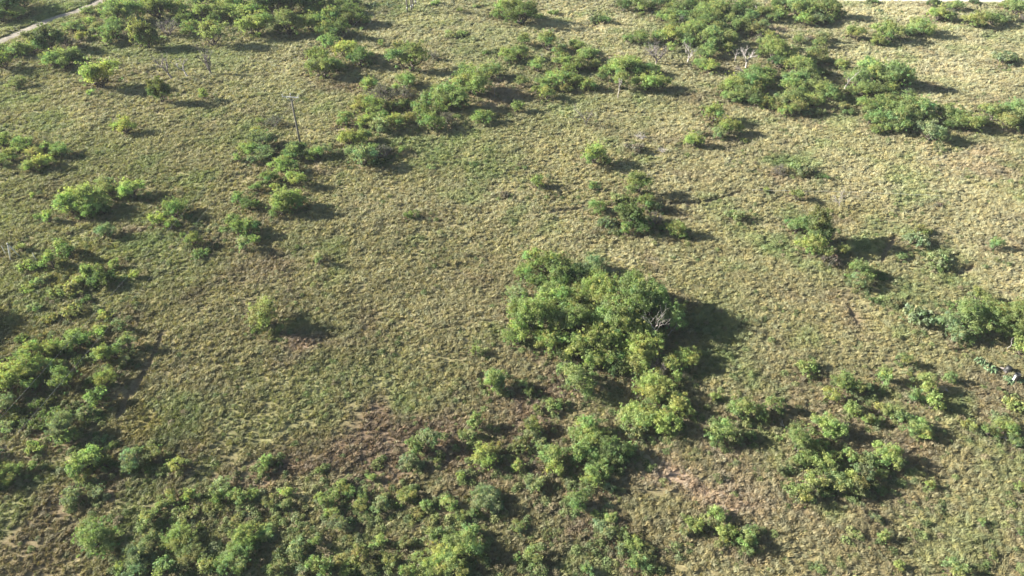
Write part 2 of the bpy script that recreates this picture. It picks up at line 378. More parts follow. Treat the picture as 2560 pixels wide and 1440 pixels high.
# x, y of the crown's middle and crown width, all in photograph pixels; tone; form (optional); height factor (optional)
B = """
-110 790 110 g large .9|-120 1160 110 g large .9|-130 850 90 g large .8
20 12 80 d large|62 4 50 d|47 36 40 y|8 40 45 d
128 100 58 d dense|98 95 42 o|172 103 44 k twiggy|192 68 54 g .75|206 90 30 o|232 96 26 g low|150 86 26 d low
50 124 48 g|86 120 40 g|14 152 58 g|8 124 40 g|66 132 30 g
132 148 44 y|166 148 66 g|200 152 42 d|255 184 84 y medium|48 206 40 b|226 228 18 y small|150 165 24 d low
317 310 48 y medium|408 226 38 d dense 1.5|512 235 30 y small
295 76 58 g|295 36 58 g|332 30 64 g|272 18 42 g .7|224 28 36 g .7|250 75 44 b|345 55 44 b|314 12 44 g|228 56 32 y|275 98 34 g
358 88 50 o dense 1.3|376 92 42 d dense 1.4|425 66 66 k twiggy|398 20 66 g|452 20 50 g|480 70 46 g|466 48 46 d|424 16 40 y|405 95 24 b low
535 84 66 g tree|520 28 48 g|560 30 56 g|602 34 52 y|574 8 46 g|632 24 36 g|642 62 78 y|500 6 42 d|545 8 40 g|600 6 44 g|650 6 36 g|548 45 36 d
690 14 78 d large|726 8 66 d|762 10 42 g|796 10 58 d|842 12 50 g|790 28 42 g|670 30 30 g|725 60 68 o|786 56 58 g|700 72 34 d|880 4 40 d|640 84 26 g low
830 40 50 g|882 40 62 d|820 74 50 g|852 76 52 d|828 104 42 g|915 54 20 g small|880 20 36 g|905 70 20 b low
870 128 60 y|902 146 58 d|766 130 36 k twiggy|802 145 58 g|812 168 72 g large|845 165 44 g|920 155 26 b low
1032 148 80 g tree|1000 118 38 o|1086 143 26 k twiggy|955 108 20 g small
1155 84 30 g low|1130 88 34 b low|1150 26 18 g small|1262 18 46 y|1215 133 28 d low|1300 30 72 d large|1385 32 26 g low|1498 46 46 d low|1240 35 30 g|1090 8 26 g low|1190 14 22 b low|1348 42 28 g low
1015 202 48 g|1180 208 86 y large|1225 178 56 g|1160 186 34 g|1250 196 30 k twiggy|990 222 26 y small
925 213 48 y|962 235 70 k twiggy|938 263 56 y|980 268 34 o|1010 260 34 g|905 262 46 o|865 298 40 g|915 303 44 y|955 315 52 b|988 305 46 y|1022 298 34 o|1012 232 40 k twiggy|950 290 40 g
1070 248 44 g|1125 246 78 g large|1108 272 34 y|1055 270 46 g|1082 306 58 g|1062 286 40 g|1112 300 50 k twiggy|1210 298 46 g|1148 258 40 d|1095 228 36 g|1135 295 30 b low
885 348 60 y|912 340 44 g|912 392 66 b|960 380 56 k twiggy|932 378 50 g|875 378 34 b|1008 378 24 g small|945 405 40 d low
660 350 56 b|650 330 32 y|688 300 44 k twiggy|655 300 22 y small|630 372 44 g|596 396 24 y small|614 368 34 g
668 382 46 b|712 413 54 y|732 384 46 g|768 384 26 b|792 382 36 g|779 398 22 y small|826 375 30 b|748 372 50 d low|735 370 40 d
676 444 40 g|742 446 50 y|718 496 68 g|704 518 52 g|748 502 44 y|645 470 26 g small|690 470 26 y|640 510 22 g small
1310 102 42 g|1300 133 52 g|1268 135 40 y|1276 152 34 g|1370 106 46 y tree 1.2|1440 114 44 g|1465 136 34 g|1396 130 34 g|1404 118 22 b low
1343 165 44 y|1408 157 50 y|1440 158 48 g|1472 138 42 g|1425 175 34 y|1303 208 34 g tree|1352 195 24 b low
1360 210 46 g|1395 198 58 y|1430 200 46 g|1366 236 44 y|1466 214 42 g|1410 222 34 o|1452 205 30 g|1340 228 26 g
1486 163 40 o|1516 178 30 y|1504 192 32 g|1556 162 62 y|1596 174 46 d|1548 203 44 y tree 1.3|1590 204 34 y|1620 206 52 y|1650 205 44 y|1630 174 38 g|1530 160 34 g|1580 155 34 y
1600 96 46 g|1570 98 28 g|1670 88 54 y|1702 80 42 g|1712 96 48 g|1734 78 58 g|1770 100 58 g|1812 92 48 g|1673 119 30 y small|1765 128 48 g|1752 158 44 y|1772 166 38 y|1640 92 34 g|1620 112 28 b low|1790 118 30 g|1735 108 34 g
1558 10 38 d|1598 12 48 g|1626 18 34 d|1656 36 40 g|1682 24 48 g|1712 14 48 d|1702 36 40 g|1736 36 40 g|1776 24 58 y|1768 48 58 g|1800 16 46 g|1832 28 48 d|1806 64 44 d|1842 62 48 g|1880 70 48 o|1675 46 38 y|1682 62 34 g|1702 52 40 k twiggy|1740 8 44 g|1770 4 40 g|1640 4 40 g
1722 52 36 g|1858 8 46 g|1866 40 44 g|1908 28 40 g|1900 60 34 b|1790 72 44 g|1828 46 34 y|1880 20 36 d|1670 4 36 g|1600 36 24 b low
1920 104 56 g|1935 132 72 g large|1950 150 50 d|1820 122 34 g|1902 132 34 d|1898 92 30 k twiggy
1945 30 42 y|1992 24 58 g|2012 42 48 y|2060 20 62 g|2042 42 46 b|2086 32 36 d|2080 43 20 y small|1965 8 44 g|2020 8 40 g|2066 44 36 g|1930 44 30 g|1940 8 40 d
2056 90 40 b|2046 104 38 g|1992 96 28 g|2022 92 26 k low|2130 80 46 y|2156 94 22 k twiggy|2188 98 38 g|2215 80 56 y|2254 76 28 o|2294 70 58 y|2200 104 30 g|2268 82 30 d
2382 16 38 y|2340 36 50 y|2362 42 40 o|2372 30 30 k twiggy|2430 54 44 y|2474 50 44 g|2535 20 56 g|2518 50 46 b low|2330 9 32 d|2180 3 24 d low|2436 7 30 d low|2450 64 30 d low|2556 44 30 k twiggy|2510 14 30 y
2500 146 60 b low|2526 152 30 d low
2040 136 52 o|2022 150 34 g|2060 148 30 b low|2100 160 40 y|1992 168 66 g|2016 186 58 g|1978 196 50 g|2060 180 30 d low
2052 222 60 y large|2030 250 44 y|1978 216 54 g|1962 250 58 o|1988 268 48 o|1940 262 40 o|2076 236 44 g|2004 236 40 d|1960 278 34 y|2010 282 30 b low|2045 280 34 b low
1832 210 58 y|1864 200 56 g|1886 182 50 g|1852 236 56 g|1888 246 48 d|1822 240 46 g|1912 256 38 y|1908 206 50 g|1812 222 34 o|1910 182 40 g|1882 222 44 y
2140 204 66 g|2176 182 68 y|2226 192 68 g large|2152 228 50 g|2196 228 56 d|2225 222 36 y|2196 196 54 g|2124 226 36 g|2256 196 40 g|2120 190 36 o
2208 262 60 g|2250 262 72 g large|2288 274 64 g|2202 298 62 g|2238 304 64 g|2282 304 54 d|2184 324 34 g|2312 296 46 g|2262 290 50 g|2212 322 30 y|2320 328 66 b|2345 342 40 b|2170 300 34 g
2364 284 62 g|2390 300 52 g|2372 312 38 d|2418 308 56 y|2446 302 34 g|2162 260 44 y|2104 268 28 o|2150 278 28 b low|2120 282 30 d low
2478 284 56 g|2528 278 70 g large|2508 306 54 o|2548 300 40 d|2460 272 34 y|2556 262 34 g
1780 284 56 y|1818 316 56 y|1798 334 34 b|1846 322 28 y|1730 350 48 y|1757 270 22 b small|1860 350 22 g low|1750 334 20 b small
12 350 46 g|65 358 44 y|32 388 48 y|88 382 40 o|110 402 50 y|78 412 38 y|155 374 48 g|5 404 30 g|140 385 24 d|118 368 26 y|48 372 20 d
202 500 76 y large|240 502 66 g|224 524 52 g|268 456 46 b|272 474 46 o|332 472 58 y|186 520 40 y|264 520 34 d|380 492 28 b low|440 518 56 g|402 546 38 y|436 562 34 g|86 490 16 y small|128 540 34 y|100 542 20 g small|468 540 26 b low|270 576 42 b
488 600 44 g|502 634 44 g low|560 576 20 g low|615 612 40 b|640 600 28 y|458 590 16 g small
160 618 38 y|180 632 38 d|136 650 42 g|58 617 22 y small|76 668 46 y low|292 661 28 y|247 670 22 y small|226 682 42 g|262 694 56 d|340 688 24 y small|205 700 50 o low|110 700 40 b low|150 730 40 o low
600 494 34 g|622 510 40 d|582 550 34 g|598 572 36 g dense|626 570 48 g|640 564 30 d|614 588 24 g low|650 460 20 b low|630 400 24 b|500 556 24 b low
1026 538 26 g small|800 650 28 b small|1040 385 20 b low|1080 420 22 b low|1185 415 22 d low|1290 270 34 g small
1484 388 60 y medium 1.25|1514 406 28 g small|1340 458 34 g small|1481 468 26 g small|1590 462 62 g tree|1492 517 42 y|1560 500 26 d low|1540 498 34 b low|1260 486 28 k low|1308 420 20 b low
1612 508 46 g|1640 520 30 b|1572 540 60 d dense 1.1|1598 560 54 d|1562 572 34 g|1516 556 44 b low|1638 544 48 k twiggy|1685 572 46 y|1706 590 22 g small|1652 573 16 g small|1838 540 46 b low|1535 576 30 b low|1588 372 46 k low|1728 352 30 y low
1335 645 54 y|1385 655 74 g|1480 660 54 b|1402 688 64 d|1308 678 46 g|1344 702 46 g|1380 706 40 y|1440 682 54 d|1495 690 50 g|1458 706 40 d
1500 730 88 g large 1.1|1572 722 86 g large 1.1|1604 748 92 g large 1.4|1662 782 76 g large 1.25|1548 782 104 g large 1.2|1450 746 84 g large|1382 740 76 y|1330 792 104 g large|1298 826 70 g|1372 852 68 g|1430 802 92 g large 1.1|1452 862 80 y|1506 842 84 g large 1.1|1522 890 66 y|1580 822 76 g large .95 1.1|1606 862 78 y large|1486 900 56 y|1580 902 70 g .85|1350 830 64 g|1416 880 48 d|1640 740 64 d|1290 730 50 b|1290 760 40 d|1340 760 56 y|1640 830 48 d|1500 790 60 d|1370 780 60 g|1540 920 40 d
1714 890 56 y large .85|1682 908 46 g|1640 914 58 k twiggy|1688 938 34 y|1664 900 34 d low
1436 948 82 g tree .9|1416 922 46 g|1322 980 28 g small|1382 1012 46 g low|1305 958 24 b small|1336 1062 44 g|1340 1020 20 g small|1360 996 20 b low
1626 962 84 y large .75|1600 1040 84 y .8|1690 1006 76 y .8|1652 1044 74 y|1566 1028 54 y|1640 990 50 g|1590 1070 60 o low|1668 960 34 g|1720 1022 34 y
1235 948 66 g|1188 1052 46 g|1188 870 28 y small|1245 970 34 b|1180 1085 30 b small
1464 1070 66 y|1335 1078 34 b|1510 1080 30 g
1784 985 28 y small|1850 1018 66 g|1800 1072 76 g|1902 1030 46 g|1872 1048 34 d low|1832 1090 44 b|1870 1085 34 g
1990 485 34 g small|1915 474 16 y small|1946 420 40 k twiggy|2008 422 56 b low|2052 440 30 d low
2036 570 58 d dense 1.25|1986 564 48 g|2022 612 58 y|2062 632 34 y|2100 625 30 y|2078 650 50 k low|2048 596 36 g|1996 600 30 b|2150 672 54 g|2146 700 44 b|2128 690 26 g low|2200 690 30 d low
2486 608 36 g|2290 598 56 b low|2340 648 56 b low|2288 782 76 b low|2230 752 48 b low|2346 665 34 d low|2300 575 40 o low|2250 640 30 g low|2310 790 36 d low|2350 800 26 g low|2190 750 26 d low|2345 510 24 k low
2440 736 40 y|2408 790 84 g large|2470 786 84 y large|2530 790 84 g large|2372 802 56 b|2500 812 54 g|2394 834 46 b|2440 812 50 g|2552 864 46 y|2376 760 24 d low|2556 835 30 y|2425 845 30 g low|2344 800 24 b
2260 894 38 g|2014 914 58 y low|2108 948 58 y|2134 962 38 g|2168 966 30 g|2210 936 42 g|2310 956 52 y|2282 984 40 g|2326 1000 44 y|2275 934 16 y small|2370 940 30 g|2080 984 46 y|2126 1020 42 y|2176 1000 20 g low|2350 1010 24 y small
2214 1022 52 y|2252 1040 50 g|2168 1046 38 y|2290 1062 58 y|2058 1058 70 y|2310 1085 40 y|1932 1006 46 g|2420 1054 38 y|2508 1062 56 y|2470 1074 42 g|2530 1004 52 y low|2490 1030 30 b low|2190 1050 24 g|2090 1076 34 y|2540 1100 40 g
88 880 50 y|132 876 52 y|206 850 62 g|180 872 40 g|305 818 34 b|326 860 46 b|264 890 56 g|292 888 34 g|316 906 28 b|270 950 50 y large|172 948 66 g|60 930 80 y large|28 960 64 y|86 970 44 g|112 918 54 g|146 884 34 d|244 1000 48 g|222 1032 40 b|150 915 34 d low|8 905 36 k twiggy|18 1016 54 b|50 1040 54 d low|120 1010 54 d low|108 1062 60 d low|200 905 34 d low|24 1070 40 b low
172 1068 72 b large|180 1100 50 g|240 1046 36 d low|150 1040 44 g low|250 1105 34 b low
74 722 36 y low|192 718 60 o low|220 752 26 d low|266 792 34 y low|180 780 50 o low|130 800 40 o low|330 760 26 o low|90 770 30 b low|250 830 40 y low|60 850 30 g low|160 660 28 o low|310 700 26 g low
663 784 86 o medium 1.05|690 836 40 o low|640 826 24 d low
25 1192 62 g large|4 1140 24 d|92 1170 28 g small|90 1124 42 y low|10 1210 34 d low
228 1152 74 y|214 1200 48 y|186 1240 56 b|248 1230 40 b|262 1160 40 d|198 1160 34 y|240 1250 34 d low|340 1150 62 b|390 1132 44 o|440 1164 42 y|285 1118 18 g small|372 1166 40 d low|330 1180 30 g low|400 1180 30 b low
554 1214 54 b|480 1240 46 y|430 1254 52 y|380 1300 64 o|600 1244 54 y|550 1245 44 g|530 1268 50 d low|400 1276 40 y|570 1270 50 o low|470 1290 60 o low|620 1270 50 b low|500 1320 34 y low|370 1330 36 o|590 1305 40 d low
250 1352 104 g large .9|370 1372 84 b large|450 1346 80 y large|350 1412 74 b|478 1386 70 d large|614 1346 72 y large|590 1402 80 g large|660 1332 54 y large|420 1420 60 g|520 1420 60 d|540 1370 40 b low|310 1420 40 y
740 1378 56 b|792 1360 34 g|800 1418 66 g|696 1424 50 d|640 1236 36 g|718 1236 42 y|716 1266 38 b|680 1260 44 d|740 1340 50 d low|760 1430 40 b|850 1400 44 d|690 1380 44 d low|870 1430 40 g|690 1300 34 o low|750 1300 36 o low
852 1224 50 y|820 1258 46 g|854 1308 54 b|898 1266 44 y|950 1266 56 b|880 1230 40 g|830 1285 44 y|800 1240 30 y|860 1210 26 g small|912 1240 34 g|960 1245 34 d|918 1290 40 b low
900 1388 66 o|980 1402 60 o|952 1354 44 y|880 1350 40 o low|1010 1360 40 o|1020 1430 50 g|930 1425 50 b
1014 1244 54 y|1062 1264 34 g|1124 1260 50 y|1214 1250 84 b large .9|1154 1294 34 g small|1153 1187 28 y small|1182 1285 34 g|1240 1270 44 b low|1090 1250 26 b|1080 1310 50 o low|1040 1290 50 o low|1130 1300 30 b low|1030 1225 26 g
1210 1138 66 y|1080 1098 54 b|1036 1116 46 g|1020 1152 38 b|1160 1086 28 g small|930 1196 34 y small|945 1160 34 o low|664 1156 36 y small|660 1182 26 y small|1050 1160 26 b low|1240 1120 34 o|800 1180 20 g small|860 1205 20 y small|1092 1150 18 g small
1160 1362 96 g large|1102 1394 90 y large|1090 1340 52 g|1070 1428 74 y|1140 1420 70 y|1180 1330 50 g|1040 1395 40 y|1195 1400 44 d low|1120 1330 40 b
1470 1108 66 g|1520 1120 76 g large|1568 1118 44 y|1480 1186 58 y|1464 1086 50 y|1490 1140 60 g|1546 1146 50 d|1440 1130 50 g|1510 1178 40 g|1378 1134 64 y|1382 1164 46 y|1294 1160 34 y|1340 1208 54 b|1444 1248 62 g|1524 1218 34 b|1430 1200 26 b low|1350 1100 40 b low|1300 1110 50 o low|1360 1250 34 b low|1420 1270 40 b low
1490 1282 24 y|1528 1292 34 y|1518 1330 56 b|1556 1332 32 g|1298 1316 38 y|1590 1358 46 y|1592 1400 54 y|1626 1372 32 o|1326 1386 52 g|1468 1418 34 g|1550 1370 34 b|1500 1310 34 b|1480 1360 30 o low|1370 1330 40 o low|1290 1395 24 g|1340 1420 40 b low|1690 1370 34 b low|1640 1420 40 o low
1785 1278 46 y|1740 1312 44 y|1806 1330 48 y|1862 1348 54 y|1780 1310 34 b|1710 1330 30 b small|1880 1320 34 g|1834 1345 26 b|1870 1370 30 g
1994 1100 76 g large|2010 1142 46 g|2060 1150 56 y|2088 1136 34 y|2168 1150 54 g|2214 1138 66 y|2120 1188 46 y|2152 1178 56 b|2196 1180 30 y|2028 1200 56 y|1998 1226 54 y|2100 1206 56 y|2136 1212 52 o|2075 1175 40 o|2050 1110 40 y|1950 1170 30 b small|1980 1150 30 b|2240 1160 34 g|2120 1135 40 y|2060 1225 40 d low|2190 1215 40 d low
2322 1208 28 y small|2208 1336 34 y small|2244 1410 28 y small|2386 1418 56 y|2550 1210 30 y small|2455 1300 22 y small|2190 1290 26 b small|2530 1260 26 g low|2480 1385 22 g small|2560 1420 40 b|2290 1330 26 o low|2050 1420 30 g low|2460 1420 34 d low|2350 1270 26 b low|2140 1330 24 g low|2550 1330 24 g small
"""
WORDN = ['first', 'second', 'third', 'fourth', 'fifth', 'sixth', 'seventh', 'eighth', 'ninth', 'tenth', 'eleventh', 'twelfth', 'thirteenth', 'fourteenth']
FORM_NAME = {'small': 'small_mesquite_bush', 'medium': 'mesquite_bush', 'large': 'large_mesquite_tree', 'dense': 'dense_shrub',
             'low': 'low_shrub', 'tree': 'mesquite_tree', 'twiggy': 'twiggy_shrub'}
FORM_WORD = {'small': 'small bush', 'medium': 'bush', 'large': 'big tree', 'dense': 'dense shrub', 'low': 'low shrub',
             'tree': 'open-stemmed tree', 'twiggy': 'bare twiggy shrub'}
FORM_CAT = {'small': 'bush', 'medium': 'bush', 'large': 'tree', 'dense': 'shrub', 'low': 'shrub', 'tree': 'tree', 'twiggy': 'shrub'}
FORM_GROUP = {'small': 'small bushes scattered over the plain', 'medium': 'leafy bushes of the plain', 'large': 'large bushy trees',
              'dense': 'dense dark shrubs', 'low': 'low spreading shrubs in the grass', 'tree': 'open-stemmed small trees', 'twiggy': 'bare twiggy shrubs'}
recs = []
for line in B.strip().split('\n'):
    for e in line.split('|'):
        p = e.split()
        if len(p) < 4: continue
        x, y, w, tone = float(p[0]), float(p[1]), float(p[2]), p[3]
        form = None; hf = 1.0
        for q in p[4:]:
            if q[0].isdigit() or q[0] == '.': hf = float(q)
            else: form = q
        if y > 1190 and x < 1300:
            w *= .9
            if tone == 'd': tone = 'o'
        recs.append([x, y, w, tone, form, hf])
RB = random.Random(4)
items = []
for x, y, w, tone, form, hf in recs:
    R = w / ppm(y) / 2
    if form is None: form = 'small' if R < 1.15 else ('medium' if R < 2.6 else 'large')
    items.append(dict(x=x, y=y, w=w, tone=tone, form=form, hf=hf, R=R))

# leaf litter and bare soil under the bushes: rasterised once over the plain
LX0, LY0, LS = -165.0, 18.0, .5
LIT = np.zeros((660, 430))
_gx, _gy = np.meshgrid(LX0 + LS * np.arange(660), LY0 + LS * np.arange(430), indexing='ij')
_wob = fbm(_gx, _gy, 2.2, 141, 3)
for it in items:
    p = at(it['x'], it['y'] + it['w'] * .30); rr = it['R'] * (1.5 if it['form'] != 'low' else .9) + .4
    a0, a1 = int((p.x - rr * 2 - LX0) / LS), int((p.x + rr * 2 - LX0) / LS) + 1
    b0, b1 = int((p.y - rr * 2 - LY0) / LS), int((p.y + rr * 2 - LY0) / LS) + 1
    a0, b0 = max(a0, 0), max(b0, 0)
    if a1 <= a0 or b1 <= b0: continue
    gx_, gy_ = _gx[a0:a1, b0:b1], _gy[a0:a1, b0:b1]
    if gx_.size == 0: continue
    d = np.hypot(gx_ - p.x, gy_ - p.y) / rr
    LIT[a0:a1, b0:b1] = np.maximum(LIT[a0:a1, b0:b1], np.clip(1.25 - d + (_wob[a0:a1, b0:b1] - .5) * 1.3, 0, 1))
def litter(x, y):
    i = np.clip(((x - LX0) / LS), 0, 658.9); j = np.clip(((y - LY0) / LS), 0, 428.9)
    a = i.astype(int); b = j.astype(int); fa = i - a; fb = j - b
    return (LIT[a, b] * (1 - fa) + LIT[a + 1, b] * fa) * (1 - fb) + (LIT[a, b + 1] * (1 - fa) + LIT[a + 1, b + 1] * fa) * fb

# ------------------------------------------------------------------ what grows where (ground colour field, some shade and haze painted in)
# pixel centre, radii in pixels, kind of cover, amount
PATCH = [
 # brown litter and bare soil
 (980,1130,420,110,'brown',.8),(700,1180,260,70,'brown',.7),(1350,1000,190,90,'brown',.75),(1700,1180,230,90,'pink',.7),
 (1840,1260,150,80,'pink',.6),(1450,1390,300,80,'brown',.6),(120,1330,170,110,'brown',.45),(60,1410,160,60,'brown',.35),
 (760,860,90,40,'pink',.7),(330,580,110,30,'pink',.6),(640,640,120,50,'pink',.4),(640,430,80,50,'pink',.45),(800,440,60,20,'pink',.5),
 (1250,240,90,40,'pink',.6),(870,215,110,30,'brown',.6),(1500,150,110,18,'pink',.55),(1950,75,110,18,'pink',.6),(1140,200,60,20,'pink',.4),
 (2480,960,110,60,'brown',.55),(2300,960,90,40,'pink',.4),(1800,890,30,30,'brown',.2),(2050,1000,160,90,'brown',.4),(1420,1240,120,60,'brown',.5),
 (400,1080,170,60,'ochre',.6),(300,1200,140,60,'brown',.5),(500,1150,120,40,'brown',.4),(60,860,90,60,'ochre',.35),(180,680,160,50,'ochre',.5),
 (1700,150,120,30,'pink',.3),(1620,350,90,20,'pink',.3),(90,1110,60,25,'pink',.6),(2560,880,60,60,'pink',.4),(2030,1330,160,70,'brown',.3),
 (1250,820,60,30,'pink',.3),(1280,740,30,70,'pink',.45),(120,1040,90,20,'pink',.4),(660,1210,170,40,'brown',.5),(1320,1120,120,70,'brown',.5),
 # paler dry grass
 (2300,150,260,90,'tan',.55),(2450,400,170,70,'pink',.45),(2250,450,280,90,'tan',.4),(1450,60,190,60,'tan',.65),(1250,120,130,60,'tan',.3),
 (2150,30,330,30,'tan',.55),(1550,640,200,50,'tan',.5),(1300,540,220,80,'tan',.35),(1060,500,220,80,'tan',.35),(1700,350,160,50,'tan',.4),
 (1900,840,150,80,'tan',.25),(1050,750,250,90,'tan',.2),(1700,440,160,40,'tan',.35),(700,120,60,20,'tan',.2),(60,150,120,30,'tan',.2),
 # fresh green growth
 (620,1000,330,100,'green',.3),(2300,640,140,60,'green',.6),(2250,760,150,60,'green',.5),(2420,720,80,60,'green',.4),(450,130,170,40,'green',.45),
 (80,40,150,50,'green',.6),(300,120,220,30,'green',.35),(960,20,120,20,'green',.6),(560,150,120,40,'green',.35),(900,300,130,40,'green',.35),
 (1000,370,190,40,'green',.45),(1450,260,200,40,'green',.3),(2090,260,160,70,'green',.5),(2380,340,150,40,'green',.4),(2330,210,100,30,'green',.35),
 (1100,60,130,30,'green',.3),(2000,420,100,40,'green',.55),(1830,560,90,50,'green',.35),(1980,620,90,60,'green',.5),(2110,700,100,50,'green',.35),
 (1780,800,130,120,'green',.45),(840,940,150,60,'green',.2),(150,350,170,40,'green',.25),(300,330,130,60,'green',.15),(2480,50,100,30,'green',.4),
 (1000,240,90,30,'green',.3),(500,480,150,60,'ochre',.35),(2140,560,150,50,'ochre',.35),(1200,300,70,40,'green',.2),(200,830,170,60,'ochre',.4),
 (700,60,180,50,'green',.5),(1750,90,180,60,'green',.5),(120,1200,90,70,'green',.35),(480,1340,260,90,'green',.4),(900,1330,250,70,'green',.35),
 (1180,1400,160,50,'green',.35),(1500,1130,150,60,'green',.3),(2120,1180,170,70,'green',.3),(100,960,150,90,'green',.4),(2400,1330,220,100,'green',.4),(2250,1250,120,50,'green',.3),(1650,1000,60,30,'brown',.4),
]
PCOL = {'base': (.285, .262, .140), 'tan': (.395, .355, .222), 'brown': (.185, .138, .096), 'pink': (.310, .236, .175),
        'green': (.165, .225, .078), 'ochre': (.235, .205, .070)}
_P = []
for px, py, rx, ry, kd, am in PATCH:
    c = at(px, py)
    _P.append((c.x, c.y, rx / ppm(py), ry / ppm(py) / (CAM_H / math.hypot(CAM_H, c.y)), kd, am))

def cover_colour(x, y):
    n1 = fbm(x, y, 26, 11, 4); n2 = fbm(x, y, 6, 21, 4); n3 = fbm(x, y, 1.6, 31, 3)
    wx = x + (n2 - .5) * 9; wy = y + (fbm(x, y, 7, 71, 3) - .5) * 14
    C = np.empty(x.shape + (3,)); C[:] = PCOL['base']
    def mixin(c, a):
        C[:] = C * (1 - a[..., None]) + np.array(c) * a[..., None]
    mixin(PCOL['tan'], np.clip((n1 - .5) * 2.2, 0, .6))
    mixin(PCOL['green'], np.clip((.47 - n1) * 2.2, 0, .5))
    # nearer ground: browner, and darkened in colour for shade seen down between tufts
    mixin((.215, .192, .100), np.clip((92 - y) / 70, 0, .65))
    mixin((.390, .372, .245), np.clip((y - 105) / 170, 0, .4))  # far ground paled towards grey, distance haze put into its colour
    for cx, cy, rx, ry, kd, am in _P:
        d = np.sqrt(((wx - cx) / rx) ** 2 + ((wy - cy) / ry) ** 2)
        a = am * np.clip(1.25 - d, 0, 1)
        a = a * a * (3 - 2 * a) * 1.0 + a * .0
        mixin(PCOL[kd], np.clip(a * 1.25 * (0.6 + .8 * n2), 0, .95))
    mixin(PCOL['green'], np.clip((n2 - .60) * 3.2, 0, .5))
    mixin(PCOL['brown'], np.clip((.36 - n2) * 3.2, 0, .5))
    for p_ in PATHS:
        mixin((.150, .118, .078), .75 * np.exp(-(seg_dist(x, y, p_) / .55) ** 2))
    mixin((.205, .160, .105), litter(x, y) * .75 * np.clip(.5 + n3, 0, 1))
    sx = x * .82 + y * .57; sy = -x * .57 + y * .82
    st = fbm(sx / 4.5, sy, 1.1, 151, 3); pt = fbm(x, y, 11, 161, 3)
    C *= ((0.80 + .40 * n3) * (.84 + .32 * st) * (.82 + .36 * pt))[..., None]
    return C

TRACKS = []   # world polylines with half width; the ground is smoothed along them
def px_line(pts): return [at(*p) for p in pts]
TRACK_L = px_line([(-160, 176), (0, 105), (70, 76), (130, 50), (190, 32), (236, 14), (285, -14), (340, -45)])
TRACK_R = px_line([(1850, -12), (2050, -6), (2200, -4), (2350, -2.5), (2560, -.5), (2800, 2)])
def seg_dist(x, y, pts):
    best = np.full(x.shape, 1e9)
    for a, b in zip(pts[:-1], pts[1:]):
        dx, dy = b.x - a.x, b.y - a.y; L = dx * dx + dy * dy
        t = np.clip(((x - a.x) * dx + (y - a.y) * dy) / L, 0, 1)
        best = np.minimum(best, np.hypot(x - a.x - t * dx, y - a.y - t * dy))
    return best
# narrow trodden animal paths in the grass
PATHS = [px_line(p) for p in (
 [(402, 838), (396, 870), (375, 910), (345, 960), (318, 1000), (300, 1040)],
 [(2236, 590), (2225, 612), (2212, 632), (2204, 655)],
 [(2120, 765), (2135, 785), (2146, 812)], [(2434, 664), (2410, 676), (2385, 684)],
 [(1850, 480), (1800, 497), (1730, 510), (1600, 512), (1440, 522), (1380, 530)])]

def height(x, y):
    ax = (x * .94 + y * .34); ay = (-x * .34 + y * .94)
    far = np.clip((y - 40) / 160, 0, 1)
    h = .27 * (fbm(ax / 1.8, ay, .85, 41, 3) - .5) + .55 * (fbm(x, y, 4.5, 51, 2) - .5) * (.5 + .5 * far)
    h = h * (np.clip(seg_dist(x, y, TRACK_L) / 1.4 - 1.2, 0, 1)) * (np.clip(seg_dist(x, y, TRACK_R) / 2.0 - 1.3, 0, 1))
    h = h + .9 * (fbm(x, y, 60, 61, 2) - .5) * np.clip(seg_dist(x, y, TRACK_R) / 20, 0, 1)
    for p in PATHS:
        h = h - .22 * np.exp(-(seg_dist(x, y, p) / .32) ** 2)
    return h

def hgt(x, y): return float(height(np.array([x * 1.0]), np.array([y * 1.0]))[0])
def ground_at(px, py):
    p = at(px, py); p.z = hgt(p.x, p.y); return p

# ------------------------------------------------------------------ the ground: one sheet to the horizon
def axis(lo, hi, step, out_lo, out_hi):
    a = np.arange(lo, hi, step)
    L = [lo]; s = step
    while L[-1] > out_lo: s *= 1.35; L.append(L[-1] - s)
    R = [a[-1]]; s = step
    while R[-1] < out_hi: s *= 1.35; R.append(R[-1] + s)
    return np.concatenate([np.array(L[1:][::-1]), a, np.array(R[1:])])
gx = axis(-160, 160, .30, -4000, 4000)
gy = axis(24, 225, .26, -1500, 6000)
X, Y = np.meshgrid(gx, gy)
Z = height(X, Y)
fade = np.clip(1 - np.maximum(np.abs(X) - 160, np.maximum(Y - 225, 24 - Y)) / 20, 0, 1)
Z = Z * fade
nxg, nyg = len(gx), len(gy)
verts = np.stack([X, Y, Z], -1).reshape(-1, 3)
ii = np.arange(nyg - 1)[:, None] * nxg + np.arange(nxg - 1)[None, :]
quads = np.stack([ii, ii + 1, ii + 1 + nxg, ii + nxg], -1).reshape(-1, 4)
gm = np_mesh('ground', verts, quads=quads)
gc = cover_colour(X, Y).reshape(-1, 3)
soil = np.array((.20, .150, .095))
gc = gc * .90 + soil * .09
ca = gm.attributes.new('cover', 'FLOAT_COLOR', 'POINT')
ca.data.foreach_set('color', np.concatenate([gc, np.ones((len(gc), 1))], 1).astype(np.float32).ravel())
gm.polygons.foreach_set('use_smooth', [True] * len(gm.polygons))

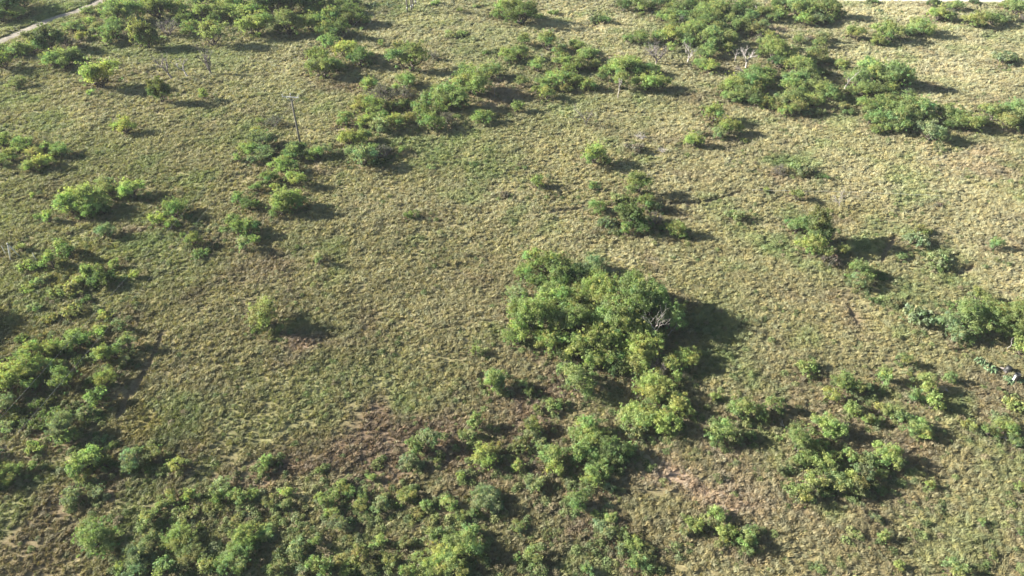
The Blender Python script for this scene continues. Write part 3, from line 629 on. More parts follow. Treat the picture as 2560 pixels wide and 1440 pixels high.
m, nt, ns, ln = new_mat('ground_cover')
out = N(ns, 'ShaderNodeOutputMaterial'); b = N(ns, 'ShaderNodeBsdfPrincipled', Roughness=.95)
b.inputs['Specular IOR Level'].default_value = 0.1
a_ = N(ns, 'ShaderNodeAttribute', attribute_name='cover')
tc = N(ns, 'ShaderNodeTexCoord')
mp = N(ns, 'ShaderNodeMapping'); mp.inputs['Rotation'].default_value = (0, 0, .35); mp.inputs['Scale'].default_value = (2.2, 4.6, 3)
n1 = N(ns, 'ShaderNodeTexNoise', Scale=1.0, Detail=6.0, Roughness=.7)
rp = N(ns, 'ShaderNodeValToRGB')
rp.color_ramp.elements[0].position = .33; rp.color_ramp.elements[0].color = (.62, .58, .56, 1)
rp.color_ramp.elements[1].position = .68; rp.color_ramp.elements[1].color = (1.32, 1.3, 1.25, 1)
mx = N(ns, 'ShaderNodeMix', data_type='RGBA', blend_type='MULTIPLY'); mx.inputs['Factor'].default_value = 1
bp = N(ns, 'ShaderNodeBump', Strength=.7, Distance=.10)
ln.new(tc.outputs['Object'], mp.inputs[0]); ln.new(mp.outputs[0], n1.inputs['Vector']); ln.new(n1.outputs['Fac'], rp.inputs[0])
ln.new(a_.outputs['Color'], mx.inputs['A']); ln.new(rp.outputs[0], mx.inputs['B']); ln.new(mx.outputs['Result'], b.inputs['Base Color'])
ln.new(n1.outputs['Fac'], bp.inputs['Height']); ln.new(bp.outputs[0], b.inputs['Normal']); ln.new(b.outputs[0], out.inputs['Surface'])
gm.materials.append(m)
go = bpy.data.objects.new('ground', gm); col.objects.link(go); tag(go, kind='structure')

# dirt track (left) and pale road (right)
def mat_dirt(name, c1, c2):
    m, nt, ns, ln = new_mat(name)
    out = N(ns, 'ShaderNodeOutputMaterial'); b = N(ns, 'ShaderNodeBsdfPrincipled', Roughness=.95)
    tc = N(ns, 'ShaderNodeTexCoord'); n1 = N(ns, 'ShaderNodeTexNoise', Scale=.9, Detail=8.0, Roughness=.65)
    rp = N(ns, 'ShaderNodeValToRGB')
    rp.color_ramp.elements[0].position = .35; rp.color_ramp.elements[0].color = (*c1, 1)
    rp.color_ramp.elements[1].position = .62; rp.color_ramp.elements[1].color = (*c2, 1)
    ln.new(tc.outputs['Object'], n1.inputs['Vector']); ln.new(n1.outputs['Fac'], rp.inputs[0])
    ln.new(rp.outputs[0], b.inputs['Base Color']); ln.new(b.outputs[0], out.inputs['Surface'])
    return m
def strip(name, pts, half, mat, seed):
    rs = np.random.RandomState(seed)
    P = []
    for a, b_ in zip(pts[:-1], pts[1:]):
        n = max(2, int((b_ - a).length / .8))
        for k in range(n): P.append(a.lerp(b_, k / n))
    # soften the corners
    A = np.array([(p.x, p.y) for p in P])
    for _ in range(40): A[1:-1] = (A[:-2] + 2 * A[1:-1] + A[2:]) / 4
    T = np.gradient(A, axis=0); T /= np.linalg.norm(T, axis=1)[:, None]
    Nn = np.stack([-T[:, 1], T[:, 0]], 1)
    cols = 9
    V = []
    wl = half * (1 + .35 * (rs.rand(len(A)) - .5)); wr = half * (1 + .35 * (rs.rand(len(A)) - .5))
    for i in range(len(A)):
        for k in range(cols):
            s = -1 + 2 * k / (cols - 1)
            q = A[i] + Nn[i] * s * (wl[i] if s < 0 else wr[i])
            rut = -.05 * math.exp(-((abs(s) - .55) / .18) ** 2)
            edge = -.10 * max(0, abs(s) - .75) / .25
            V.append((q[0], q[1], .07 + rut + edge))
    V = np.array(V); V[:, 2] += height(V[:, 0], V[:, 1])
    F = []
    for i in range(len(A) - 1):
        for k in range(cols - 1):
            a = i * cols + k; F.append((a, a + 1, a + 1 + cols, a + cols))
    me = np_mesh(name, V, quads=np.array(F))
    me.materials.append(mat)
    o = bpy.data.objects.new(name, me); col.objects.link(o); tag(o, kind='structure')
    return o
strip('dirt_track', TRACK_L, 1.3, mat_dirt('track_dirt', (.19, .16, .12), (.32, .28, .22)), 1)
strip('road', TRACK_R, 2.1, mat_dirt('pale_road_gravel', (.42, .38, .33), (.60, .55, .49)), 2)

# ------------------------------------------------------------------ scattered cover: one object each, geometry nodes
def scatter_object(name, protos, pts, rots, scls, tints, mat):
    """protos: list of (verts, tris).  One object: the prototype tufts and the points they are put on."""
    V = []; T = []; P = []
    base = 0
    for k, (v, t) in enumerate(protos):
        V.append(v); T.append(t + base); P.append(np.full(len(v), k)); base += len(v)
    V.append(pts); P.append(np.full(len(pts), -1))
    V = np.concatenate(V); T = np.concatenate(T); P = np.concatenate(P)
    me = np_mesh(name, V, tris=T)
    me.materials.append(mat)
    n0 = base
    def attr(nm, typ, key, arr, width):
        full = np.zeros((len(V), width), np.float32); full[n0:] = arr
        a = me.attributes.new(nm, typ, 'POINT'); a.data.foreach_set(key, full.ravel())
    a = me.attributes.new('proto', 'INT', 'POINT'); a.data.foreach_set('value', P.astype(np.int32))
    attr('rot', 'FLOAT_VECTOR', 'vector', rots, 3)
    attr('scl', 'FLOAT_VECTOR', 'vector', scls, 3)
    attr('tint', 'FLOAT_COLOR', 'color', np.concatenate([tints, np.ones((len(tints), 1))], 1), 4)
    o = bpy.data.objects.new(name, me); col.objects.link(o)
    ng = bpy.data.node_groups.new(name + '_scatter', 'GeometryNodeTree')
    ng.interface.new_socket('Geometry', in_out='INPUT', socket_type='NodeSocketGeometry')
    ng.interface.new_socket('Geometry', in_out='OUTPUT', socket_type='NodeSocketGeometry')
    gi = ng.nodes.new('NodeGroupInput'); gout = ng.nodes.new('NodeGroupOutput')
    L = ng.links.new
    def named(nm, typ):
        n = ng.nodes.new('GeometryNodeInputNamedAttribute'); n.data_type = typ; n.inputs[0].default_value = nm
        return n.outputs[0]
    def eq(val):
        c = ng.nodes.new('FunctionNodeCompare'); c.data_type = 'INT'; c.operation = 'EQUAL'
        L(named('proto', 'INT'), c.inputs[2]); c.inputs[3].default_value = val
        return c.outputs[0]
    def sep(val):
        s = ng.nodes.new('GeometryNodeSeparateGeometry'); s.domain = 'POINT'
        L(gi.outputs[0], s.inputs[0]); L(eq(val), s.inputs[1]); return s.outputs[0]
    jn = ng.nodes.new('GeometryNodeJoinGeometry')
    for k in range(len(protos)):
        g = ng.nodes.new('GeometryNodeGeometryToInstance'); L(sep(k), g.inputs[0]); L(g.outputs[0], jn.inputs[0])
    ip = ng.nodes.new('GeometryNodeInstanceOnPoints')
    L(sep(-1), ip.inputs['Points']); L(jn.outputs[0], ip.inputs['Instance'])
    ip.inputs['Pick Instance'].default_value = True
    rv = ng.nodes.new('FunctionNodeRandomValue'); rv.data_type = 'INT'
    rv.inputs[4].default_value = 0; rv.inputs[5].default_value = len(protos) - 1
    L(rv.outputs[2], ip.inputs['Instance Index'])
    L(named('rot', 'FLOAT_VECTOR'), ip.inputs['Rotation'])
    L(named('scl', 'FLOAT_VECTOR'), ip.inputs['Scale'])
    L(ip.outputs[0], gout.inputs[0])
    md = o.modifiers.new('scatter', 'NODES'); md.node_group = ng
    return o

def tuft_proto(seed, nb=34, rad=.26, h=.42, lean=.30, width=.034):
    rs = np.random.RandomState(seed); V = []; T = []
    for i in range(nb):
        a = rs.rand() * 2 * math.pi; r = rad * math.sqrt(rs.rand())
        bx, by = r * math.cos(a), r * math.sin(a)
        hh = h * (.55 + .6 * rs.rand()) * (1 - .5 * r / rad * rs.rand())
        o = .5 * r / rad + .1
        tx = bx + math.cos(a) * o * hh + lean * hh; ty = by + math.sin(a) * o * hh + lean * .4 * hh
        w = width * (.7 + .7 * rs.rand()); wa = rs.rand() * math.pi
        dx, dy = w * math.cos(wa), w * math.sin(wa)
        mx_, my_ = (bx * .55 + tx * .45), (by * .55 + ty * .45)
        b0 = len(V)
        V += [(bx - dx, by - dy, -.06), (bx + dx, by + dy, -.06), (mx_ + dx, my_ + dy, hh * .62), (mx_ - dx, my_ - dy, hh * .62),
              (tx + lean * .35 * hh, ty, hh * (.82 + .18 * rs.rand()))]
        T += [(b0, b0 + 1, b0 + 2), (b0, b0 + 2, b0 + 3), (b0 + 3, b0 + 2, b0 + 4)]
    return np.array(V), np.array(T)

def weed_proto(seed, nl=70, rad=.45, h=.5, ls=.058):
    rs = np.random.RandomState(seed); V = []; T = []
    for i in range(nl):
        a = rs.rand() * 2 * math.pi; r = rad * rs.rand() ** .6
        z = h * (1 - (r / rad) ** 2 * .7) * (.25 + .75 * rs.rand())
        c = Vector((r * math.cos(a), r * math.sin(a), z))
        n = Vector((rs.randn() * .6 + c.x, rs.randn() * .6 + c.y, .9)).normalized()
        u = n.cross(Vector((rs.randn(), rs.randn(), rs.randn()))).normalized(); w = n.cross(u)
        s = ls * (.6 + .8 * rs.rand())
        b0 = len(V)
        for q in (u * s * 1.3, w * s * .7, -u * s * 1.3, -w * s * .7): V.append(tuple(c + q))
        T += [(b0, b0 + 1, b0 + 2), (b0, b0 + 2, b0 + 3)]
    return np.array(V), np.array(T)

def scatter_points(n, seed, ylo=26, yhi=222, power=.8):
    """denser close to the camera; only ground the photograph can plausibly see"""
    rs = np.random.RandomState(seed)
    y = ylo + (yhi - ylo) * rs.rand(n * 2)
    half = (y * CT + CAM_H * ST) * math.tan(FOV / 2) * 1.10 + 4
    x = (rs.rand(n * 2) * 2 - 1) * 155
    k = (np.abs(x) < half)
    keepf = np.clip((75.0 / np.maximum(y, 40)) ** power, 0, 1) 
    k &= rs.rand(n * 2) < keepf
    return x[k], y[k], rs

# grass
gxp, gyp, rs = scatter_points(700000, 5, power=.80)
dens = fbm(gxp, gyp, 1.5, 81, 3) * .6 + fbm(gxp, gyp, 9, 91, 3) * .4
cc = cover_colour(gxp, gyp)
bare = np.clip(1 - np.abs(cc[:, 0] / np.maximum(cc[:, 1], .01) - 1.12) * 1.3, .35, 1)
k = (rs.rand(len(gxp)) < np.clip((dens - .26) * 3.2, .34, 1) * (1 - .45 * litter(gxp, gyp)))
k &= (seg_dist(gxp, gyp, TRACK_L) > 1.7) & (seg_dist(gxp, gyp, TRACK_R) > 3.2)
for p in PATHS: k &= seg_dist(gxp, gyp, p) > .38
gxp, gyp, cc, dens = gxp[k], gyp[k], cc[k], dens[k]
n = len(gxp)
size = (.38 + .44 * rs.rand(n) ** 1.6) * (.75 + .6 * dens) * np.clip(.9 + (gyp - 60) / 260, .85, 1.3)
jit = 1 + .24 * (rs.rand(n) - .5)
hue = rs.rand(n)
t = cc * 1.20 * jit[:, None]
t[:, 0] *= 1 + .16 * (hue - .5); t[:, 2] *= 1 - .25 * (hue - .5)
straw = rs.rand(n) < .05
t[straw] = t[straw] * .6 + np.array((.50, .46, .29)) * .4
dk = rs.rand(n) < .06
t[dk] *= .78
pts = np.stack([gxp, gyp, height(gxp, gyp)], 1)
rot = np.stack([.12 * rs.randn(n), .12 * rs.randn(n), .9 * rs.randn(n)], 1)
hsc = size * (.75 + .6 * rs.rand(n))
grass = scatter_object('grass', [tuft_proto(100 + i, nb=26 + 4 * i, h=.42 + .05 * i, lean=.22 + .1 * i) for i in range(5)], pts, rot,
                       np.stack([size, size, hsc], 1), np.clip(t, .01, .9), M_GRASS)
tag(grass, kind='stuff', label='dry tan and olive grass tufts covering the whole plain', cat='grass')
print('grass tufts', n)

# ------------------------------------------------------------------ crowns, trunks
def leaf_cloud(centres, radii, nper, ls, rs, flat=.7, body=None, tints=None):
    """leaf faces scattered in clumps; returns verts, quads, per-vertex tint"""
    nc = len(centres)
    cnt = np.maximum(4, (nper * (radii / radii.mean()) ** 2).astype(int))
    idx = np.repeat(np.arange(nc), cnt); n = len(idx)
    g = rs.randn(n, 3); g /= np.linalg.norm(g, axis=1)[:, None]
    rr = np.abs(rs.randn(n)) * .55 + .12
    off = g * rr[:, None]; off[:, 2] *= flat
    c = centres[idx] + off * radii[idx][:, None]
    nrm = g * .9 + rs.randn(n, 3) * .55 + np.array((0, 0, .35)); nrm /= np.linalg.norm(nrm, axis=1)[:, None]
    u = np.cross(nrm, rs.randn(n, 3)); u /= np.linalg.norm(u, axis=1)[:, None]
    w = np.cross(nrm, u)
    s = ls * (.55 + .9 * rs.rand(n))[:, None]
    q = np.stack([c + u * s * 1.25, c + w * s * .55, c - u * s * 1.25, c - w * s * .55], 1).reshape(-1, 3)
    quads = np.arange(n * 4).reshape(-1, 4)
    tn = tints[idx] * (1 + .25 * (rs.rand(n, 1) - .5))
    return q, quads, np.repeat(tn, 4, 0)

def branch_mesh(mb, p0, p1, r0, r1, rs, bend=.15, n=5):
    p0 = Vector(p0); p1 = Vector(p1); L = (p1 - p0).length
    pts = []; rad = []
    for i in range(n):
        t_ = i / (n - 1); p = p0.lerp(p1, t_)
        k = math.sin(t_ * math.pi) * bend * L
        p = p + Vector((rs.randn() * .4 * k, rs.randn() * .4 * k, -abs(rs.randn()) * .1 * k + .35 * k * (1 - t_)))
        pts.append(p); rad.append(r0 * (1 - t_) + r1 * t_)
    pts[0] = p0; pts[-1] = p1
    mb.tube(pts, rad, n=5)
    return pts

def make_bush(kind, seed, R, H, nlobe, nclump, nper, ls, airy, base_lift):
    """crown mesh + trunk mesh of one plant, R = crown radius, H = height"""
    rs = np.random.RandomState(seed)
    lobes = []
    for i in range(nlobe):
        a = 2 * math.pi * (i + .5 * rs.rand()) / nlobe + rs.rand() * .6
        d = R * (.25 + .48 * rs.rand()) if i else R * .15
        lr = R * (.26 + .34 * rs.rand())
        lz = H * (base_lift + (1 - base_lift) * (.40 + .34 * rs.rand()) - .22 * (d / R) ** 2)
        lobes.append((d * math.cos(a), d * math.sin(a), lz, lr))
    C = []; Rd = []; LB = []
    vz = .62 * H / R / 1.3
    for k_ in range(nclump):
        li = rs.randint(nlobe); x, y, z, lr = lobes[li]
        g = rs.randn(3); g /= np.linalg.norm(g)
        if g[2] < -.25 and rs.rand() < .75: g[2] *= -1
        r = lr * (.45 + .75 * rs.rand() ** .8) * (1 if rs.rand() > .2 else .5)
        c = np.array((x + g[0] * r, y + g[1] * r, z + g[2] * r * vz))
        if c[2] < H * base_lift * .5: c[2] = H * base_lift * .5 + .1 * rs.rand()
        C.append(c); Rd.append(R * airy * (.08 + .20 * rs.rand() ** 1.5)); LB.append(li)
    # a few stray sprigs outside the outline
    for k_ in range(nclump // 5):
        a = rs.rand() * 2 * math.pi; e = rs.rand()
        c = np.array((math.cos(a) * R * (.85 + .2 * rs.rand()), math.sin(a) * R * (.85 + .2 * rs.rand()), H * (base_lift + .1 + .55 * e)))
        if rs.rand() < .4: c = np.array((rs.randn() * .3 * R, rs.randn() * .3 * R, H * (.92 + .12 * rs.rand())))
        C.append(c); Rd.append(R * .09); LB.append(-1)
    C = np.array(C); Rd = np.array(Rd)
    tl = {i: (1 + .30 * (rs.rand() - .5), 1 + .14 * (rs.rand() - .5), 1 + .2 * (rs.rand() - .5)) for i in range(-1, nlobe)}
    tint = np.array([tl[i] for i in LB]) * (.70 + .60 * rs.rand(len(C), 1))
    hv = rs.randn(len(C)) * .06; tint[:, 0] *= 1 + hv; tint[:, 2] *= 1 - hv
    zz = np.clip((C[:, 2] / H - .35) * .5, -.1, .3); tint[:, 0] *= 1 + zz * .5
    v, q, tn = leaf_cloud(C, Rd, nper, ls, rs, tints=tint)
    cm = np_mesh(kind + '_crown', v, quads=q)
    a = cm.attributes.new('tint', 'FLOAT_COLOR', 'POINT')
    a.data.foreach_set('color', np.concatenate([tn, np.ones((len(tn), 1))], 1).astype(np.float32).ravel())
    cm.materials.append(M_LEAF)
    mb = MB()
    order = rs.permutation(len(C))
    for li, (x, y, z, lr) in enumerate(lobes):
        o = (rs.randn() * .05 * R, rs.randn() * .05 * R, -.12)
        tip = Vector((x, y, z - lr * .25))
        pts_ = branch_mesh(mb, o, tip, .045 * R + .02, .018 * R, rs, .28, 6)
        mine = [j for j in range(len(C)) if LB[j] == li]
        for j in mine[:7]:
            s_ = pts_[rs.randint(2, 6)]
            branch_mesh(mb, s_, C[j], .016 * R, .006 * R, rs, .15, 4)
    tm = mb.mesh(kind + '_trunk', M_TWIG if kind == 'twiggy' else M_BARK)
    return cm, tm, R, H

def make_twiggy(seed, R, H, leafy=.25):
    rs = np.random.RandomState(seed); mb = MB(); tips = []
    def grow(p, d, L, r, lv):
        e = p + d * L
        pts_ = branch_mesh(mb, p, e, r, r * .55, rs, .12, 4)
        if lv == 0: tips.append(e); return
        for k_ in range(3 if lv > 1 else 4):
            nd = (d + Vector((rs.randn() * .55, rs.randn() * .55, rs.randn() * .3 + .05))).normalized()
            grow(pts_[rs.randint(2, 4)], nd, L * (.55 + .25 * rs.rand()), r * .55, lv - 1)
    for i in range(7):
        a = 2 * math.pi * i / 7 + rs.rand(); t_ = .35 + .8 * rs.rand()
        d = Vector((math.cos(a) * t_ * R, math.sin(a) * t_ * R, H * (.6 + .4 * rs.rand()))).normalized()
        grow(Vector((0, 0, -.1)), d, H * .42, .035 * R, 3)
    bm_ = mb.mesh('twiggy_trunk', M_TWIG)
    T = np.array([tuple(t_) for t_ in tips]); sel = rs.rand(len(T)) < leafy
    T = T[sel] if sel.any() else T[:3]
    tint = np.ones((len(T), 3)) * (.7 + .5 * rs.rand(len(T), 1))
    v, q, tn = leaf_cloud(T, np.full(len(T), .16 * R), 14, .055, rs, tints=tint)
    cm = np_mesh('twiggy_crown', v, quads=q)
    a = cm.attributes.new('tint', 'FLOAT_COLOR', 'POINT')
    a.data.foreach_set('color', np.concatenate([tn, np.ones((len(tn), 1))], 1).astype(np.float32).ravel())
    cm.materials.append(M_LEAF)
    return cm, bm_, R, H

LIB = {
 'small':  [make_bush('small', 10 + i, 1.0, 1.45, 5, 46, 42, .054, 1.30, .04) for i in range(5)],
 'medium': [make_bush('medium', 30 + i, 1.9, 2.4, 7, 110, 54, .062, 1.05, .08) for i in range(8)],
 'large':  [make_bush('large', 50 + i, 3.0, 3.7, 9, 210, 74, .074, .92, .12) for i in range(6)],
 'dense':  [make_bush('dense', 70 + i, 1.7, 3.0, 7, 130, 75, .078, 1.25, .06) for i in range(3)],
 'low':    [make_bush('low', 90 + i, 1.3, .9, 6, 46, 30, .08, 1.1, .05) for i in range(3)],
 'tree':   [make_bush('tree', 110 + i, 2.0, 2.8, 6, 120, 56, .064, 1.05, .26) for i in range(3)],
 'twiggy': [make_twiggy(130 + i, 1.6, 1.9, .12 + .2 * i) for i in range(3)],
}

# labels: look first, then where; an ordinal only among look-alikes of the same spot
groups = {}
for it in items:
    reg = min(REGIONS, key=lambda r: math.hypot((r[0] - it['x']) , (r[1] - it['y']) * 1.35))
    it['reg'] = reg[2]
    groups.setdefault((reg[2], it['form'], it['tone']), []).append(it)
for (rg, form, tone), L in groups.items():
    look = FORM_WORD[form] if form == 'twiggy' and tone == 'k' else (TONE_WORD[tone] if tone != 'k' else 'greyish') + ' ' + FORM_WORD[form]
    L.sort(key=lambda i: i['x'])
    for i, it in enumerate(L):
        if len(L) == 1: lab = look + ' ' + rg
        elif len(L) == 2: lab = ('left ' if i == 0 else 'right ') + look + ' of two ' + rg
        elif i == 0: lab = 'leftmost ' + look + ' ' + rg
        elif i == len(L) - 1: lab = 'rightmost ' + look + ' ' + rg
        else: lab = WORDN[i] + ' ' + look + ' from the left ' + rg
        w_ = lab.split()
        if len(w_) > 16: print('LONG', len(w_), lab)
        it['label'] = lab
PROTO_USED = {}
for it in items:
    cm, tm, R0, H0 = RB.choice(LIB[it['form']])
    s = it['R'] / R0 * 1.14
    va = math.atan2(CAM_H, at(it['x'], it['y']).y)
    sz = s * it['hf'] * (RB.uniform(1.05, 1.3) if it['form'] in ('low', 'dense', 'twiggy') else RB.uniform(1.1, 1.4))
    if it['y'] > 1190 and it['x'] < 1700: sz *= .66 if it['tone'] != 'g' else .8
    elif it['y'] > 1000: sz *= .88
    if it['y'] < 420: sz *= .92
    Hh = H0 * sz
    dy = .5 * Hh * math.cos(va) * ppm(it['y'])
    p = ground_at(it['x'], it['y'] + dy)
    fname = FORM_NAME[it['form']]; fgroup = FORM_GROUP[it['form']]
    if it['form'] == 'medium' and it['tone'] in 'bd':
        fname, fgroup = 'leafy_shrub', 'darker and greyer leafy shrubs'
    e = empty(fname, (p.x, p.y, p.z), RB.uniform(0, 6.28), (s * RB.uniform(.92, 1.08), s * RB.uniform(.92, 1.08), sz))
    tag(e, it['label'], FORM_CAT[it['form']], fgroup)
    c = TONE[it['tone']]; j = RB.uniform(.86, 1.16); hj = RB.uniform(-.07, .07)
    for nm, me in (('crown', cm), ('trunk', tm)):
        o = bpy.data.objects.new(nm, me); col.objects.link(o); o.parent = e
        if nm == 'crown': o.color = (c[0] * j * (1 + hj), c[1] * j, c[2] * j * (1 - hj), 1)
print('bushes', len(items), {k: sum(i['form'] == k for i in items) for k in FORM_NAME})

# ------------------------------------------------------------------ weedy undergrowth: dark leafy forbs around the bushes
wx_, wy_ = [], []
rs = np.random.RandomState(77)
for it in items:
    p = at(it['x'], it['y'] + it['w'] * .25)
    n = int(17 * min(it['R'], 3) ** 1.3) + 4
    if it['form'] == 'twiggy': n = n // 2
    wx_.append(p.x + rs.randn(n) * it['R'] * 1.0 + .3 * it['R']); wy_.append(p.y + rs.randn(n) * it['R'] * 1.0)
ux, uy, _ = scatter_points(90000, 9, power=.6)
f = fbm(ux, uy, 5, 121, 4)
ucol = cover_colour(ux, uy)
green = np.clip(ucol[:, 1] / ucol[:, 0] - .95, 0, 1) * 3.0
k = rs.rand(len(ux)) < np.clip((f - .56) * 2.2, 0, .4) + np.clip(green, 0, .8) * .35 + .02
wx_.append(ux[k]); wy_.append(uy[k])
ux = np.concatenate(wx_); uy = np.concatenate(wy_)
k = (seg_dist(ux, uy, TRACK_L) > 1.8) & (seg_dist(ux, uy, TRACK_R) > 3.2) & (uy < 224) & (uy > 24)
for p in PATHS: k &= seg_dist(ux, uy, p) > .5
ux, uy = ux[k], uy[k]; n = len(ux)
pal = np.array([(.165, .205, .078), (.120, .160, .064), (.215, .230, .095), (.185, .215, .110), (.215, .180, .110)])
pk = rs.choice(5, n, p=[.33, .22, .22, .13, .10])
t = pal[pk] * (1 + .5 * (rs.rand(n, 1) - .5))
s = .40 + .75 * rs.rand(n) ** 1.8
weeds = scatter_object('undergrowth', [weed_proto(200 + i, nl=110 + 20 * i, h=.38 + .08 * i) for i in range(4)],
                       np.stack([ux, uy, height(ux, uy)], 1), np.stack([0 * ux, 0 * ux, rs.rand(n) * 6.28], 1),
                       np.stack([s, s, s * (.7 + .6 * rs.rand(n))], 1), t, M_WEED)
tag(weeds, kind='stuff', label='dark green leafy weeds growing among the grass and bushes', cat='weeds')
print('weeds', n)

# ------------------------------------------------------------------ dead trees and fallen limbs
def dead_tree(name, px, py, hpx, label, seed, mat=M_DEAD, spread=.6, lean=(0, 0), levels=4, cat='dead tree', trunkf=.3, r0=.055, kids=3):
    rs = np.random.RandomState(seed)
    p = ground_at(px, py)
    va = math.atan2(CAM_H, p.y)
    H = .85 * hpx / ppm(py) / math.cos(va)
    e = empty(name, p)
    tag(e, label, cat, 'dead trees and fallen limbs')
    tr = MB(); limbs = []
    d0 = Vector((lean[0], lean[1], 1)).normalized()
    top = d0 * H * trunkf
    pts_ = branch_mesh(tr, (0, 0, -.15), top, H * r0, H * r0 * .75, rs, .10, 6)
    tr.build('trunk', mat, e)
    def grow(mb, q, d, L, r, lv):
        end = q + d * L
        ps = branch_mesh(mb, q, end, r, r * .5, rs, .22, 5)
        if lv == 0: return
        for k_ in range(2 if lv < levels - 1 else kids):
            nd = (d + Vector((rs.randn() * spread, rs.randn() * spread, rs.randn() * spread * .5 + .05))).normalized()
            grow(mb, ps[rs.randint(2, 5)], nd, L * (.55 + .3 * rs.rand()), r * .55, lv - 1)
    for k_ in range(kids):
        a = 2 * math.pi * k_ / kids + rs.rand() * 1.2
        d = (d0 + Vector((math.cos(a), math.sin(a), 0)) * spread * (.8 + .5 * rs.rand())).normalized()
        mb = MB(); grow(mb, top - d0 * H * trunkf * .15 * rs.rand(), d, H * .42 * (.8 + .5 * rs.rand()), H * r0 * .62, levels - 1)
        mb.build('branch', mat, e)
    return e
dead_tree('dead_tree', 430, 196, 66, 'leaning grey dead tree, leftmost of the three above the dark upright shrub', 1, M_DEADDARK, .5, (-.35, 0))
dead_tree('dead_tree', 470, 190, 54, 'bleached broken dead tree in the middle of three, top left', 2, M_DEAD, .45, (-.5, .2), kids=2)
dead_tree('dead_tree', 526, 184, 62, 'upright bare dead tree, rightmost of three near the top left', 3, M_DEADDARK, .3, (0, 0), kids=4, trunkf=.2)
dead_tree('dead_tree', 1640, 163, 56, 'wide spreading bare dead tree below the top right thicket', 4, M_DEADDARK, .75, (0, 0), kids=5, trunkf=.15)
dead_tree('dead_tree', 1719, 157, 48, 'white forked dead tree just right of the wide spreading one', 5, M_DEAD, .5, (.1, 0))
dead_tree('dead_tree', 1836, 155, 36, 'slim white dead tree left of the fallen dark tree', 6, M_DEAD, .5, (.1, 0), kids=2)
dead_tree('dead_tree', 1864, 172, 50, 'tall white crooked dead tree beside the fallen dark tree', 7, M_DEAD, .5, (-.05, 0), kids=4, trunkf=.4)
dead_tree('fallen_dead_tree', 1866, 182, 36, 'dark dead tree fallen towards the left between pale dead trees', 8, M_DEADDARK, .4, (-2.4, 0), kids=3)
dead_tree('dead_tree', 1892, 44, 30, 'white dead tree inside the top right thicket', 9, M_DEAD, .6)
dead_tree('dead_tree', 2244, 58, 20, 'small forked dead tree alone on pale grass, top right', 10, M_DEADDARK, .6, kids=2, trunkf=.12)
dead_tree('dead_tree', 2048, 155, 34, 'pale dead tree arching over an olive bush, upper right', 11, M_DEAD, .8, (-.3, 0), kids=2)
dead_tree('dead_tree', 2100, 238, 50, 'white Y-shaped dead tree in the big right-hand thicket', 12, M_DEAD, .35, (.35, 0), kids=2, trunkf=.45, levels=3, r0=.04)
dead_tree('dead_tree', 1950, 222, 22, 'short bare limb between bushes of the big right-hand thicket', 13, M_DEADDARK, .4, (.9, 0), kids=2)
dead_tree('dead_tree', 1358, 158, 26, 'twin pale stems leaning under a yellow-green tree', 14, M_DEAD, .25, (-.25, 0), kids=2, trunkf=.5, levels=2, r0=.035)
dead_tree('dead_tree', 1545, 250, 50, 'tall pale stem under the yellow-green tree, upper right of centre', 15, M_DEAD, .2, (0, 0), kids=3, trunkf=.6, levels=2, r0=.025)
dead_tree('dead_tree', 1237, 246, 26, 'thin pale dead stem on dark ground, upper centre', 16, M_DEAD, .2, (0, 0), kids=2, trunkf=.7, levels=1, r0=.03)
dead_tree('dead_tree', 1466, 318, 58, 'sparse brown dead tree alone on the slope, upper centre right', 17, M_DEADDARK, .6, (-.1, 0), kids=4, trunkf=.12, r0=.03)
dead_tree('dead_tree', 1085, 154, 26, 'small grey dead tree beside the spreading tree below the four poles', 18, M_DEADDARK, .35, kids=3, trunkf=.15)
dead_tree('fallen_dead_tree', 1598, 350, 22, 'pale fallen brush pile lying in the grass, upper centre right', 19, M_DEAD, 1.2, (.5, 0), kids=6, trunkf=.08)
dead_tree('fallen_dead_tree', 1655, 385, 20, 'grey fallen branches just below the pale brush pile', 20, M_DEAD, 1.2, (-.3, 0), kids=5, trunkf=.08)
dead_tree('dead_tree', 1615, 452, 22, 'thin bare stem behind the tree above the central grove', 21, M_DEADDARK, .2, (.2, 0), kids=2, trunkf=.5, levels=2)
dead_tree('dead_tree', 2102, 520, 34, 'small white-topped dead tree leaning left, right of centre', 22, M_DEAD, .6, (-.55, 0), kids=4, trunkf=.5, r0=.03)
dead_tree('dead_tree', 1634, 864, 78, 'tall white dead tree rising from the right side of the central grove', 23, M_DEAD, .42, (-.05, 0), kids=3, trunkf=.60, r0=.016, levels=4)
dead_tree('fallen_dead_tree', 1656, 846, 44, 'white dead limb arching right over the central grove\'s shadow', 24, M_DEAD, .4, (1.3, .5), kids=2, trunkf=.45, r0=.018)
dead_tree('dead_tree', 2521, 872, 34, 'straight white dead stem at the right edge above the drum', 25, M_DEAD, .1, (-.05, 0), kids=1, trunkf=.8, levels=1, r0=.02)
dead_tree('fallen_dead_tree', 1965, 1062, 20, 'small pale fallen branch in shadow, lower right middle', 26, M_DEAD, .4, (-1.2, 0), kids=2, levels=2)
dead_tree('fallen_dead_tree', 2520, 1092, 18, 'pale fallen branch at the right edge, lower right', 27, M_DEAD, .6, (-1.5, 0), kids=3, levels=3)
dead_tree('fallen_dead_tree', 2378, 978, 16, 'short pale fallen branch left of the drum', 28, M_DEAD, .3, (-1.5, .5), kids=2, levels=2)
dead_tree('fallen_dead_tree', 2190, 180, 12, 'short white fallen limb at the back of the thicket', 29, M_DEAD, .4, (1.5, 0), kids=2, levels=2)
dead_tree('dead_tree', 800, 118, 26, 'thin bare leaning stem left of the clump, top left of centre', 30, M_DEADDARK, .3, (-.5, 0), kids=2, trunkf=.5, levels=2, r0=.03)
